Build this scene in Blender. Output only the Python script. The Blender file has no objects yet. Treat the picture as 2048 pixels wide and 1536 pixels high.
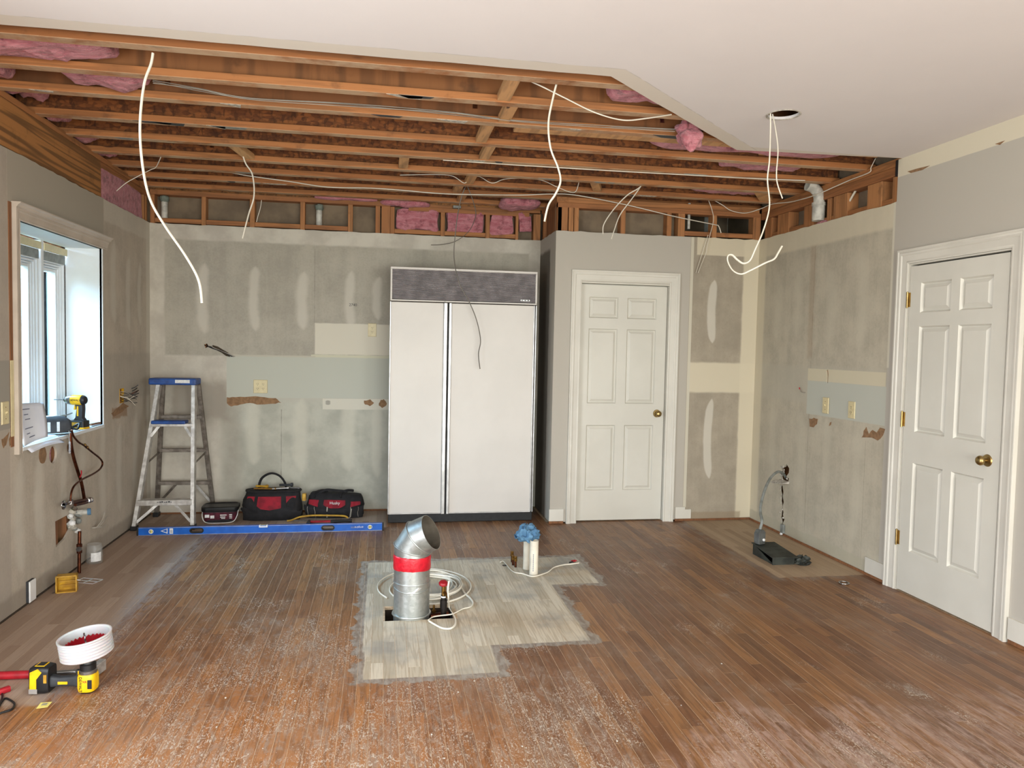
import bpy, bmesh, math, random
from math import sin, cos, pi, radians, sqrt
from mathutils import Vector, Matrix, noise as mnoise
random.seed(7)
SC = bpy.context.scene
COL = SC.collection

# ---------------------------------------------------------------- camera
CAM_H, YAW, PITCH, ROLL, FPX = 1.4801, .1727, -.0488, .0204, 1487.13
_f = Vector((sin(YAW)*cos(PITCH), cos(YAW)*cos(PITCH), sin(PITCH)))
_r0 = Vector((cos(YAW), -sin(YAW), 0)); _u0 = _r0.cross(_f)
_r = cos(ROLL)*_r0 + sin(ROLL)*_u0
_u = -sin(ROLL)*_r0 + cos(ROLL)*_u0
CP = Vector((0, 0, CAM_H))
cam = bpy.data.cameras.new('camera'); camo = bpy.data.objects.new('camera', cam); COL.objects.link(camo)
cam.sensor_fit = 'HORIZONTAL'; cam.sensor_width = 36; cam.lens = FPX/2048*36
cam.clip_start = .05; cam.clip_end = 200
camo.matrix_world = Matrix(((_r.x, _u.x, -_f.x, 0), (_r.y, _u.y, -_f.y, 0), (_r.z, _u.z, -_f.z, CAM_H), (0, 0, 0, 1)))
SC.camera = camo

# ---------------------------------------------------------------- world, daylight, exposure
w = bpy.data.worlds.new('daylight_sky'); SC.world = w; w.use_nodes = True
bg = w.node_tree.nodes['Background']; bg.inputs[0].default_value = (.80, .90, 1.0, 1); bg.inputs[1].default_value = 2.2
def area(name, loc, rot, sx, sy, power, col):
    l = bpy.data.lights.new(name, 'AREA'); l.shape = 'RECTANGLE'; l.size = sx; l.size_y = sy
    l.energy = power; l.color = col
    o = bpy.data.objects.new(name, l); COL.objects.link(o); o.location = loc; o.rotation_euler = rot
    return o
XR_FILL = 3.20
# daylight through the wide glazed doors behind the camera, the patio door on the left wall and the kitchen window
area('rear_door_daylight', (1.0, -3.85, 1.15), (radians(100), 0, 0), 3.9, 2.1, 190, (1.0, 1.0, .94))
area('patio_door_daylight', (-1.90, 1.1, 1.1), (radians(90), 0, radians(-90)), 2.2, 2.0, 80, (.88, .94, 1.0))
area('added_side_fill', (XR_FILL, -1.6, 1.45), (radians(94), 0, radians(90)), 2.6, 1.5, 95, (.97, 1.0, .97))  # added fill to brighten the window wall; no window known there
area('window_daylight', (-3.3, 5.0, 2.75), (radians(90-48), 0, radians(-90)), 1.6, 1.4, 250, (.46, .70, 1.0))
SC.view_settings.view_transform = 'Standard'; SC.view_settings.look = 'None'
SC.view_settings.gamma = 1; SC.view_settings.use_curve_mapping = False
SC.view_settings.exposure = 0.73

# ---------------------------------------------------------------- photo pixel -> point on a known plane
def ray(a, b): return _f + _r*((a-1024)/FPX) - _u*((b-768)/FPX)
def PX(a, b, x): d = ray(a, b); return CP + d*(x/d.x)
def PY(a, b, y): d = ray(a, b); return CP + d*(y/d.y)
def PZ(a, b, z=0): d = ray(a, b); return CP + d*((z-CAM_H)/d.z)
def proj(p):
    d = p-CP; z = d.dot(_f)
    return (1024+FPX*d.dot(_r)/z, 768-FPX*d.dot(_u)/z, z)

XL, YB, XP, YP, XR, YE, ZT, ZC = -1.932, 6.697, 1.406, 6.076, 3.225, 4.317, 2.461, 2.728
YR = -4.0           # wall behind the camera
DW = .013           # drywall thickness

# ---------------------------------------------------------------- mesh helpers
MW = {}             # world matrix of every Empty / moved root
def M4(loc=(0, 0, 0), rz=0, rx=0, ry=0):
    return Matrix.Translation(Vector(loc)) @ Matrix.Rotation(rz, 4, 'Z') @ Matrix.Rotation(ry, 4, 'Y') @ Matrix.Rotation(rx, 4, 'X')
def tag(o, label=None, cat=None, group=None, kind=None):
    if label: o['label'] = label
    if cat: o['category'] = cat
    if group: o['group'] = group
    if kind: o['kind'] = kind
    return o
def thing(name, label, cat, loc=(0, 0, 0), rz=0, group=None, rx=0, ry=0):
    o = bpy.data.objects.new(name, None); COL.objects.link(o); o.empty_display_size = .05
    m = M4(loc, rz, rx, ry); o.matrix_world = m; MW[o.name] = m
    return tag(o, label, cat, group)
def struct(name, loc=(0, 0, 0), rz=0):
    o = thing(name, None, None, loc, rz); o['kind'] = 'structure'; return o

class MB:
    def __init__(s): s.v = []; s.f = []
    def add(s, vs, fs):
        n = len(s.v); s.v += [Vector(p) for p in vs]; s.f += [[i+n for i in f] for f in fs]; return s
    def box(s, x0, x1, y0, y1, z0, z1):
        return s.add([(x0, y0, z0), (x1, y0, z0), (x1, y1, z0), (x0, y1, z0), (x0, y0, z1), (x1, y0, z1), (x1, y1, z1), (x0, y1, z1)],
                     [(0, 3, 2, 1), (4, 5, 6, 7), (0, 1, 5, 4), (1, 2, 6, 5), (2, 3, 7, 6), (3, 0, 4, 7)])
    def bar(s, p, q, w, h, up=(0, 0, 1), w2=None, h2=None):
        p, q = Vector(p), Vector(q); d = (q-p).normalized(); up = Vector(up)
        a = d.cross(up)
        if a.length < 1e-4: a = d.cross(Vector((1, 0, 0)))
        a.normalize(); b = a.cross(d)
        w2 = w if w2 is None else w2; h2 = h if h2 is None else h2
        vs = [p+a*(i*w/2)+b*(j*h/2) for i, j in ((-1, -1), (1, -1), (1, 1), (-1, 1))] + [q+a*(i*w2/2)+b*(j*h2/2) for i, j in ((-1, -1), (1, -1), (1, 1), (-1, 1))]
        return s.add(vs, [(0, 1, 2, 3), (7, 6, 5, 4), (0, 4, 5, 1), (1, 5, 6, 2), (2, 6, 7, 3), (3, 7, 4, 0)])
    def loft(s, rings, cap0=True, cap1=True, closed=True):
        n = len(rings[0]); vs = [p for r in rings for p in r]; fs = []
        for k in range(len(rings)-1):
            for i in range(n if closed else n-1):
                j = (i+1) % n
                fs.append((k*n+i, k*n+j, (k+1)*n+j, (k+1)*n+i))
        if cap0: fs.append(tuple(range(n))[::-1])
        if cap1: fs.append(tuple((len(rings)-1)*n+i for i in range(n)))
        return s.add(vs, fs)
    def cyl(s, p, q, r, n=16, r2=None, cap=True):
        p, q = Vector(p), Vector(q); d = (q-p).normalized(); r2 = r if r2 is None else r2
        a = d.orthogonal().normalized(); b = d.cross(a)
        ring = lambda c, R: [c+a*(R*cos(2*pi*i/n))+b*(R*sin(2*pi*i/n)) for i in range(n)]
        return s.loft([ring(p, r), ring(q, r2)], cap, cap)
    def lathe(s, prof, o=(0, 0, 0), d=(0, 0, 1), n=24, cap0=False, cap1=False):
        o, d = Vector(o), Vector(d).normalized(); a = d.orthogonal().normalized(); b = d.cross(a)
        return s.loft([[o+d*h+a*(R*cos(2*pi*i/n))+b*(R*sin(2*pi*i/n)) for i in range(n)] for R, h in prof], cap0, cap1)
    def tube(s, pts, r, n=8, flat=1.0, up=None):
        pts = [Vector(p) for p in pts]; rings = []; prev = None
        rr = r if isinstance(r, (list, tuple)) else [r]*len(pts)
        for i, p in enumerate(pts):
            d = (pts[min(i+1, len(pts)-1)]-pts[max(i-1, 0)])
            d = d.normalized() if d.length > 1e-9 else Vector((0, 0, 1))
            if prev is None: a = (d.cross(Vector(up)) if up else d.orthogonal()); a = a if a.length > 1e-4 else d.orthogonal()
            else: a = prev - d*prev.dot(d)
            a.normalize(); prev = a; b = d.cross(a)
            rings.append([p+a*(rr[i]*cos(2*pi*k/n))+b*(rr[i]*flat*sin(2*pi*k/n)) for k in range(n)])
        return s.loft(rings)
    def poly(s, loops, to3, d0, d1):
        """2-D outline (first loop) with holes, extruded from d0 to d1; to3(u,v,d) -> point"""
        bm = bmesh.new(); es = []
        for lp in loops:
            vv = [bm.verts.new((u, v, 0)) for u, v in lp]
            es += [bm.edges.new((vv[i], vv[(i+1) % len(vv)])) for i in range(len(vv))]
        bmesh.ops.triangle_fill(bm, use_beauty=True, use_dissolve=False, edges=es, normal=(0, 0, 1))
        bm.verts.index_update(); P = [(v.co.x, v.co.y) for v in bm.verts]
        F = [[v.index for v in f.verts] for f in bm.faces]; bm.free()
        n = len(P); vs = [to3(u, v, d0) for u, v in P]+[to3(u, v, d1) for u, v in P]
        fs = F+[[i+n for i in f[::-1]] for f in F]; k = 0
        for lp in loops:
            m = len(lp)
            fs += [(k+i, k+(i+1) % m, k+(i+1) % m+n, k+i+n) for i in range(m)]; k += m
        return s.add(vs, fs)
    def xf(s, m): s.v = [m @ p for p in s.v]; return s
    def build(s, name, mat, parent=None, world=False, smooth=0, bevel=0, seg=2, kind=None, sub=0):
        vs = s.v
        if world and parent is not None:
            mi = MW[parent.name].inverted(); vs = [mi @ p for p in vs]
        me = bpy.data.meshes.new(name); me.from_pydata([tuple(p) for p in vs], [], s.f)
        bm = bmesh.new(); bm.from_mesh(me); bmesh.ops.recalc_face_normals(bm, faces=bm.faces); bm.to_mesh(me); bm.free()
        if smooth:
            me.polygons.foreach_set('use_smooth', [True]*len(me.polygons)); me.set_sharp_from_angle(angle=radians(smooth))
        me.materials.append(mat)
        o = bpy.data.objects.new(name, me); COL.objects.link(o)
        if parent is not None:
            o.parent = parent
            if parent.type != 'EMPTY' and o.name not in MW: pass
        MW[o.name] = MW.get(parent.name, Matrix()) if parent is not None else Matrix()
        if bevel:
            b = o.modifiers.new('bevel', 'BEVEL'); b.width = bevel; b.segments = seg; b.limit_method = 'ANGLE'; b.angle_limit = radians(40)
        if sub:
            b = o.modifiers.new('sub', 'SUBSURF'); b.levels = b.render_levels = sub
        if kind: o['kind'] = kind
        return o
def crom(P, k=6):
    P = [Vector(p) for p in P]; out = []
    for i in range(len(P)-1):
        a, b, c, d = P[max(i-1, 0)], P[i], P[i+1], P[min(i+2, len(P)-1)]
        for j in range(k):
            t = j/k
            out.append(.5*((2*b)+(c-a)*t+(2*a-5*b+4*c-d)*t*t+(3*b-a-3*c+d)*t*t*t))
    out.append(P[-1]); return out
def text(txt, size, name, mat, parent, m, world=False, extrude=.0006, align='CENTER'):
    cu = bpy.data.curves.new(name, 'FONT'); cu.body = txt; cu.size = size; cu.extrude = extrude; cu.align_x = align; cu.align_y = 'CENTER'
    o = bpy.data.objects.new(name+'_curve', cu); COL.objects.link(o)
    bpy.context.view_layer.update()
    me = bpy.data.meshes.new_from_object(o.evaluated_get(bpy.context.evaluated_depsgraph_get()))
    bpy.data.objects.remove(o)
    if world: m = MW[parent.name].inverted() @ m
    me.transform(m); me.materials.clear(); me.materials.append(mat)
    p = bpy.data.objects.new(name, me); COL.objects.link(p); p.parent = parent
    return p

# ---------------------------------------------------------------- node helpers
def lin(c):
    return tuple((x/255/12.92 if x/255 <= .04045 else ((x/255+.055)/1.055)**2.4) for x in c)
class S:
    def __init__(s, t, k): s.t = t; s.k = k
    def _m(s, op, *a):
        n = s.t.nt.nodes.new('ShaderNodeMath'); n.operation = op
        for i, x in enumerate((s,)+a):
            if isinstance(x, S): s.t.nt.links.new(x.k, n.inputs[i])
            else: n.inputs[i].default_value = x
        return S(s.t, n.outputs[0])
    def __add__(s, o): return s._m('ADD', o)
    __radd__ = __add__
    def __sub__(s, o): return s._m('SUBTRACT', o)
    def __rsub__(s, o): return (s*-1)+o
    def __mul__(s, o): return s._m('MULTIPLY', o)
    __rmul__ = __mul__
    def __truediv__(s, o): return s._m('DIVIDE', o)
    def abs(s): return s._m('ABSOLUTE')
    def max(s, o): return s._m('MAXIMUM', o)
    def min(s, o): return s._m('MINIMUM', o)
    def sin(s): return s._m('SINE')
    def pow(s, o): return s._m('POWER', o)
    def dotz(s):
        n = s.t.nt.nodes.new('ShaderNodeSeparateXYZ'); s.t.nt.links.new(s.k, n.inputs[0]); return S(s.t, n.outputs[2])
    def step(s, a, b):      # smooth 0..1 from a to b (a may exceed b)
        n = s.t.nt.nodes.new('ShaderNodeMapRange'); n.interpolation_type = 'SMOOTHSTEP'
        fl = a > b
        if fl: a, b = b, a
        s.t.nt.links.new(s.k, n.inputs['Value'])
        n.inputs['From Min'].default_value = a; n.inputs['From Max'].default_value = b
        n.inputs['To Min'].default_value = 1 if fl else 0; n.inputs['To Max'].default_value = 0 if fl else 1
        return S(s.t, n.outputs['Result'])
class T:
    def __init__(s, name):
        s.m = bpy.data.materials.new(name); s.m.use_nodes = True; s.nt = s.m.node_tree
        s.b = s.nt.nodes['Principled BSDF']; s.geo = None; s._o = None
    def xyz(s, local=False):
        key = '_l' if local else '_w'
        if not hasattr(s, key):
            if local: vec = s.nt.nodes.new('ShaderNodeTexCoord').outputs['Object']
            else: vec = s.nt.nodes.new('ShaderNodeNewGeometry').outputs['Position']
            sp = s.nt.nodes.new('ShaderNodeSeparateXYZ'); s.nt.links.new(vec, sp.inputs[0])
            setattr(s, key, (vec, [S(s, sp.outputs[i]) for i in range(3)]))
        return getattr(s, key)[1]
    def vec(s, local=False): s.xyz(local); return getattr(s, '_l' if local else '_w')[0]
    def noise(s, scale=(1, 1, 1), detail=3, rough=.55, off=None, local=False, dist=0):
        if not isinstance(scale, tuple): scale = (scale,)*3
        v = s.nt.nodes.new('ShaderNodeVectorMath'); v.operation = 'MULTIPLY'; s.nt.links.new(s.vec(local), v.inputs[0]); v.inputs[1].default_value = scale
        out = v.outputs[0]
        if off is not None:
            c = s.nt.nodes.new('ShaderNodeCombineXYZ')
            for i in range(3): s.nt.links.new(off.k, c.inputs[i])
            a = s.nt.nodes.new('ShaderNodeVectorMath'); a.operation = 'ADD'; s.nt.links.new(out, a.inputs[0]); s.nt.links.new(c.outputs[0], a.inputs[1]); out = a.outputs[0]
        n = s.nt.nodes.new('ShaderNodeTexNoise'); n.inputs['Scale'].default_value = 1; n.inputs['Detail'].default_value = detail
        n.inputs['Roughness'].default_value = rough; n.inputs['Distortion'].default_value = dist
        s.nt.links.new(out, n.inputs['Vector']); return S(s, n.outputs[0])
    def voro(s, scale, local=False, off=None):
        v = s.nt.nodes.new('ShaderNodeVectorMath'); v.operation = 'MULTIPLY'; s.nt.links.new(s.vec(local), v.inputs[0]); v.inputs[1].default_value = scale
        n = s.nt.nodes.new('ShaderNodeTexVoronoi'); n.inputs['Scale'].default_value = 1; s.nt.links.new(v.outputs[0], n.inputs['Vector'])
        sp = s.nt.nodes.new('ShaderNodeSeparateColor'); s.nt.links.new(n.outputs['Color'], sp.inputs[0])
        return S(s, n.outputs['Distance']), S(s, sp.outputs[0])
    def rnd(s): return S(s, s.nt.nodes.new('ShaderNodeObjectInfo').outputs['Random'])
    def island(s): return S(s, s.nt.nodes.new('ShaderNodeNewGeometry').outputs['Random Per Island'])
    def mix(s, a, b, f):
        n = s.nt.nodes.new('ShaderNodeMix'); n.data_type = 'RGBA'
        for x, i in ((a, 6), (b, 7)):
            if isinstance(x, S): s.nt.links.new(x.k, n.inputs[i])
            else: n.inputs[i].default_value = (*lin(x), 1)
        if isinstance(f, S): s.nt.links.new(f.k, n.inputs[0])
        else: n.inputs[0].default_value = f
        return S(s, n.outputs[2])
    def col(s, c):
        if isinstance(c, S): s.nt.links.new(c.k, s.b.inputs['Base Color'])
        else: s.b.inputs['Base Color'].default_value = (*lin(c), 1)
    def set(s, key, v):
        if isinstance(v, S): s.nt.links.new(v.k, s.b.inputs[key])
        else: s.b.inputs[key].default_value = v
    def bump(s, h, strength=.3, dist=.01):
        n = s.nt.nodes.new('ShaderNodeBump'); n.inputs['Strength'].default_value = strength; n.inputs['Distance'].default_value = dist
        s.nt.links.new(h.k, n.inputs['Height']); s.nt.links.new(n.outputs[0], s.b.inputs['Normal'])
def mat(name, c, rough=.6, metal=0, c2=None, ns=8, bump=0, bs=60, local=True, amt=1.0, **kw):
    t = T(name); c2 = c2 or tuple(max(0, x*.86) for x in c)
    n = t.noise(ns, 4, local=local)
    t.col(t.mix(c, c2, n.step(.35, .65)*amt)); t.set('Roughness', rough); t.set('Metallic', metal)
    if bump: t.bump(t.noise(bs, 3, local=local), bump, .004)
    for k, v in kw.items(): t.set(k.replace('_', ' ').title(), v)
    return t.m
def boxm(u, v, u0, u1, v0, v1, s=.004, wob=None, d=False):
    q = ((u-(u0+u1)/2).abs()-(u1-u0)/2).max((v-(v0+v1)/2).abs()-(v1-v0)/2)
    if wob is not None: q = q+wob
    return q if d else q.step(s, -s)
def strip(u, v, uc, v0, v1, w, bend=0., soft=.35, wob=None):
    t = (v-(v0+v1)/2)/((v1-v0)/2); t2 = t*t
    e = ((u-uc)-t2*bend)
    if wob is not None: e = e+wob
    t4 = t2*t2
    return (e.abs()/w+t4*t4).step(1+soft, 1-soft)
# ---------------------------------------------------------------- materials
def floor_mat(name, island):
    t = T(name); x, y, z = t.xyz(); rn = t.island() if island else t.rnd()
    rn2 = ((rn*91.7).sin()*.5+.5)
    off = rn*57.
    c = t.mix((108, 73, 47), (136, 94, 58), rn.step(.05, .7)); c = t.mix(c, (166, 118, 70), rn.step(.8, 1.0)*.6)
    c = t.mix(c, (120, 76, 48), rn2.step(.6, 1)*.4)
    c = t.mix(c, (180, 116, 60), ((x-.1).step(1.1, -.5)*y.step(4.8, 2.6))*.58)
    fine = t.noise((170, 5, 1), 3, .6, off); c = t.mix(c, (74, 42, 24), fine.step(.5, .75)*.55)
    fig = ((t.noise((16, 1.1, 1), 2, .5, off)*44).sin()*.5+.5); c = t.mix(c, (72, 40, 22), fig.step(.55, 1)*.38)
    # bare sanded places left by the island and the cabinets
    wob = (t.noise(9, 4)-.5)*.05
    dA = boxm(x, y, -.08, 1.06, 3.59, 5.08, d=True).min(boxm(x, y, -.07, .545, 3.28, 3.62, d=True)).min(boxm(x, y, 1.0, 1.37, 4.485, 5.085, d=True))
    dw = dA+wob*.35
    pale = t.mix((186, 174, 152), (210, 199, 178), rn2); pale = t.mix(pale, (150, 132, 106), fine.step(.45, .8)*.5)
    pale = t.mix(pale, (160, 143, 118), fig.step(.6, 1)*.4)
    pale = t.mix(pale, (142, 142, 138), t.noise(2.6, 4).step(.46, .7)*.7)
    grey = t.mix((158, 152, 142), (128, 116, 104), t.noise((40, 14, 1), 4).step(.35, .65))
    # scuffs, dust and paint flecks
    reg = ((x+.35)/1.5); reg2 = (y-2.7)/1.5
    zone = (reg*reg+reg2*reg2).step(1.6, .1)
    front = y.step(2.95, 2.25)
    big = t.noise((2.2, 1.4, 1), 5, .65); mid = t.noise((13, 6, 1), 5, .7)
    crisp = t.noise((22, 8, 1), 7, .78, dist=1.2)
    sc = (big+zone*.20+front*.12).step(.52, .72)*crisp.step(.46, .66)
    c = t.mix(c, (160, 148, 134), sc*.62)
    c = t.mix(c, (138, 112, 92), (big+zone*.1).step(.48, .7)*.3)
    smear = t.noise((75, 30, 1), 6, .7, dist=2.5).step(.53, .60)*(t.noise((4, 2.6, 1), 4, .6)+zone*.16+front*.10).step(.54, .70)
    c = t.mix(c, (198, 190, 176), smear*.75)
    dust = ((t.noise((2.4, 1.4, 1), 5, .65)-.5)*1.3+y*-1.+2.66+x*.10).step(0, .16)*x.step(.70, 1.25)
    c = t.mix(c, (184, 158, 146), dust*t.noise((34, 7, 1), 7, .75, off).step(.38, .66)*.55)
    pch = t.noise((3.1, 2.3, 1), 5, .7).step(.60, .70)*x.step(.6, 1.2)*crisp.step(.40, .6)
    c = t.mix(c, (156, 142, 130), pch*.5)
    scr = (t.noise((5, 40, 1), 3, .6).step(.68, .72)+t.noise((30, 30, 1), 2, .5, dist=1.5).step(.70, .74))
    c = t.mix(c, (196, 186, 172), (scr*(zone*.7+front*.5+.05)).min(1.0)*.7)
    fl = t.noise(150, 2).step(.70, .745)
    c = t.mix(c, (205, 200, 192), fl*(zone*.9+.12).min(1.)*.85)
    # cabinet runs: left wall, back wall, right wall
    dl = (x+1.34+wob*.8).step(.012, -.012)*(y+wob*2).step(3.20, 3.24)
    db = (6.06-y+wob*.4).step(.01, -.01)*x.step(.06, .03)
    fade = (x+1.33).abs().step(.12, .0)*y.step(3.20, 3.24)
    cab = t.mix((158, 134, 116), (178, 156, 138), rn2); cab = t.mix(cab, (130, 106, 90), fine.step(.45, .8)*.45)
    c = t.mix(c, cab, dl.max(db))
    c = t.mix(c, (150, 142, 140), fade*crisp.step(.35, .6)*.6)
    dr = (2.60-x+wob*1.2).max(4.46-y+wob*1.5)
    c = t.mix(c, (138, 128, 118), dr.step(.10, .02)*mid.step(.4, .6)*.6)
    rp = t.mix((158, 134, 108), (176, 152, 124), rn2); rp = t.mix(rp, (128, 104, 82), fine.step(.45, .8)*.5)
    c = t.mix(c, rp, dr.step(.012, -.012))
    c = t.mix(c, grey, (dA+wob*3.2+(t.noise(40, 4)-.5)*.03).step(.052, .040)*.85)
    mA = dw.step(.004, -.004); c = t.mix(c, pale, mA)
    bare = mA.max(dl).max(db).max(dr.step(.012, -.012))
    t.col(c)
    t.set('Roughness', (mid*.25+.30+sc*.2)*(1-bare)+bare*.66)
    t.bump(fine*.5+mid*.2, .12, .002)
    return t.m
M = {}
M['plank'] = floor_mat('stained_oak_plank', False); M['plank_far'] = floor_mat('stained_oak_plank_far', True)
M['filler'] = mat('floor_joint_dust', (206, 182, 152), .9, ns=30, local=False)
M['subfloor'] = mat('dark_subfloor', (60, 46, 34), .9)

RAW, MUD, CRM, PNT, GRN = (172, 166, 153), (204, 198, 185), (214, 204, 180), (184, 178, 167), (188, 189, 177)
def wall_mat(name, axis, fn, raw=RAW):
    t = T(name); p = t.xyz(); u = p[axis]; v = p[2]
    sc = (13, 13, .8)
    streak = t.noise(sc, 4, .6); mott = t.noise(5, 5, .6); fine = t.noise(60, 3)
    wob = (t.noise(11, 4)-.5)*.03
    lo = tuple(k*.94 for k in raw); hi = tuple(min(255, k*1.06) for k in raw)
    c = t.mix(lo, hi, (streak*.25+mott*.5+fine*.25).step(.34, .66)); c = t.mix(c, lo, fine.step(.5, .8)*.25)
    c = fn(t, u, v, c, wob, mott, fine)
    t.col(c); t.set('Roughness', .85); t.set('Specular IOR Level', .25)
    t.bump(mott*.6+fine*.25, .10, .004); return t.m
def fn_back(t, u, v, c, wob, mott, fine):
    inr = boxm(u, v, -1.815, 1.30, 1.36, 2.335, .012, wob*.6)         # raw board between the taped joints
    margin = t.mix(MUD, (186, 179, 167), mott.step(.35, .65))
    low = t.mix((168, 167, 155), (190, 189, 176), mott.step(.3, .7))
    out = t.mix(margin, low, v.step(1.05, .95)*u.step(-1.42, -1.30))
    c = t.mix(out, c, inr)
    c = t.mix(c, (152, 144, 132), boxm(u, v, -1.78, -1.30, .80, 1.14, .05, wob*3)*.8)
    c = t.mix(c, (158, 150, 138), boxm(u, v, -1.34, -1.2, .1, .95, .05, wob*3)*.5)
    for xc, a, b, w_ in ((-1.515, 1.55, 2.14, .042), (-1.10, 1.58, 2.13, .040), (-.70, 1.60, 2.10, .045), (-.295, 1.62, 2.12, .038), (-.06, 1.70, 2.08, .035)):
        c = t.mix(c, MUD, strip(u, v, xc, a, b, w_, .02, .55, wob=wob*1.2)*.72)
    for xc, a, b, w_ in ((-1.105, .42, .98, .05), (-.705, .36, 1.0, .055), (-.30, .36, .99, .055), (-.05, .30, .98, .04)):
        c = t.mix(c, (206, 203, 188), strip(u, v, xc, a, b, w_, .015, .6, wob=wob*1.5)*.6)
    c = t.mix(c, (110, 105, 96), boxm(u, v, -.865, -.861, .25, .90, .002, wob*.4)*.6)
    c = t.mix(c, (110, 105, 96), boxm(u, v, -.592, -.589, 1.66, 2.3, .002, wob*.3)*.5)
    pnt = boxm(u, v, -1.318, .30, 1.003, 1.368, .002, wob*.06); c = t.mix(c, GRN, pnt)
    c = t.mix(c, (202, 199, 176), boxm(u, v, -.62, .30, 1.362, 1.385, .003, wob*.5))
    c = t.mix(c, (212, 206, 190), boxm(u, v, -.585, .30, 1.388, 1.66, .006, wob*.4))
    c = t.mix(c, (190, 184, 168), boxm(u, v, -1.31, -.58, 1.358, 1.374, .003, wob*.5)*.8)
    c = t.mix(c, (208, 204, 190), boxm(u, v, -.515, .30, .905, 1.0, .003, wob*.15))
    c = t.mix(c, (138, 134, 126), strip(u, v, -.47, .945, .985, .02)*.7)
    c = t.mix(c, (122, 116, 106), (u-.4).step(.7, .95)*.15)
    return c
def fn_pantry(t, u, v, c, wob, mott, fine):
    c = t.mix(c, (134, 126, 112), fine.step(.5, .8)*.3)
    c = t.mix(c, CRM, boxm(u, v, 2.65, 3.4, 2.31, 2.6, .006, wob*.2)*.85)
    c = t.mix(c, CRM, boxm(u, v, 2.60, 3.4, 1.125, 1.385, .012, wob*.5)*.9)
    c = t.mix(c, CRM, boxm(u, v, 3.085, 3.4, -.2, 2.6, .012, wob*.6)*.92)
    for a, b, w_, bd in ((1.555, 2.10, .037, .02), (.37, 1.07, .036, .03)):
        c = t.mix(c, (206, 200, 186), strip(u, v, 2.80, a, b, w_, bd, soft=.25, wob=wob*.4)*.8)
    c = t.mix(c, (150, 132, 108), boxm(u, v, 2.60, 3.13, -.1, .075, .01, wob*.8)*.6)
    paint = u.step(2.596, 2.590); c = t.mix(c, PNT, paint)
    c = t.mix(c, (206, 200, 182), boxm(u, v, 2.596, 2.622, .12, 2.5, .002)*.95)
    return c
def fn_right(t, u, v, c, wob, mott, fine):
    c = t.mix(c, CRM, boxm(u, v, 4.0, 6.2, 2.30, 2.6, .015, wob*.6)*.7)
    c = t.mix(c, (186, 180, 164), boxm(u, v, 4.34, 6.2, 1.10, 1.385, .02, wob)*.6)
    c = t.mix(c, CRM, u.step(5.93, 5.97)*.8)
    for yc, a, b, w_ in ((5.73, 1.6, 2.15, .05), (5.42, 1.62, 2.12, .045), (4.98, 1.55, 2.1, .05), (4.62, 1.5, 2.2, .05), (5.30, .4, 1.02, .05), (5.73, .3, 1.05, .05), (4.96, .45, 1.0, .045), (4.60, .2, .95, .05)):
        c = t.mix(c, (202, 195, 176), strip(u, v, yc, a, b, w_, .02, .8, wob=wob*2)*.42)
    c = t.mix(c, (112, 104, 92), boxm(u, v, 5.21, 5.214, .1, 2.3, .002, wob*.2)*.5)
    c = t.mix(c, (156, 128, 100), boxm(u, v, 5.20, 5.27, 1.45, 2.3, .02, wob)*.3)
    c = t.mix(c, (128, 122, 108), boxm(u, v, 4.52, 4.525, .05, .9, .002, wob*.2)*.4)
    c = t.mix(c, (206, 197, 172), boxm(u, v, 4.345, 5.246, 1.275, 1.368, .003, wob*.1))
    c = t.mix(c, GRN, boxm(u, v, 4.2, 5.246, 1.02, 1.275, .003, wob*.4))
    c = t.mix(c, (178, 172, 152), boxm(u, v, 4.3, 6.3, -.1, .10, .008, wob*1.2)*.7)
    g = u.step(4.338, 4.334); c = t.mix(c, PNT, g)
    c = t.mix(c, (208, 202, 184), boxm(u, v, 4.322, 4.342, 1.40, 2.6, .002)*.9)
    c = t.mix(c, (214, 205, 184), boxm(u, v, -5, 4.342, 2.615, 2.80, .002, wob*.10))
    return c
def fn_left(t, u, v, c, wob, mott, fine):
    c = t.mix(c, MUD, boxm(u, v, 5.66, 6.8, 2.31, 2.6, .012, wob)*.5)
    c = t.mix(c, MUD, u.step(6.58, 6.62)*.7)
    c = t.mix(c, (166, 158, 146), boxm(u, v, 5.6, 6.8, 1.02, 1.38, .02, wob)*.5)
    for yc, a, b, w_ in ((5.83, 1.6, 2.2, .05), (6.15, 1.55, 2.12, .045), (6.42, 1.6, 2.1, .04)):
        c = t.mix(c, MUD, strip(u, v, yc, a, b, w_, .03, .6, wob=wob*1.6)*.55)
    for yc, a, b, w_ in ((4.38, .2, .82, .05), (4.62, .3, .80, .05), (4.95, .3, .8, .04), (5.25, .25, .85, .05), (5.6, .2, .9, .05), (5.93, .2, .85, .05), (6.3, .2, .9, .05)):
        c = t.mix(c, MUD, strip(u, v, yc, a, b, w_, .03, .7, wob=wob*2)*.5)
    c = t.mix(c, (168, 160, 146), boxm(u, v, 4.30, 5.655, 2.0, 2.6, .002, wob*.05))
    c = t.mix(c, (160, 150, 140), u.step(4.30, 4.29)*.5)
    c = t.mix(c, (150, 122, 96), boxm(u, v, 5.80, 6.12, .90, .98, .01, wob*2.2)*.8)
    c = t.mix(c, (150, 146, 136), boxm(u, v, 3, 4.32, 1.0, 1.36, .003)*.8)
    c = t.mix(c, (136, 126, 114), boxm(u, v, 3, 6.7, -.1, .11, .02, wob*2)*.6)
    return c
def fn_plain(t, u, v, c, wob, mott, fine): return t.mix(c, PNT, .9)
M['w_back'] = wall_mat('back_drywall', 0, fn_back); M['w_pantry'] = wall_mat('pantry_drywall', 0, fn_pantry, (164, 154, 137))
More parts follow.
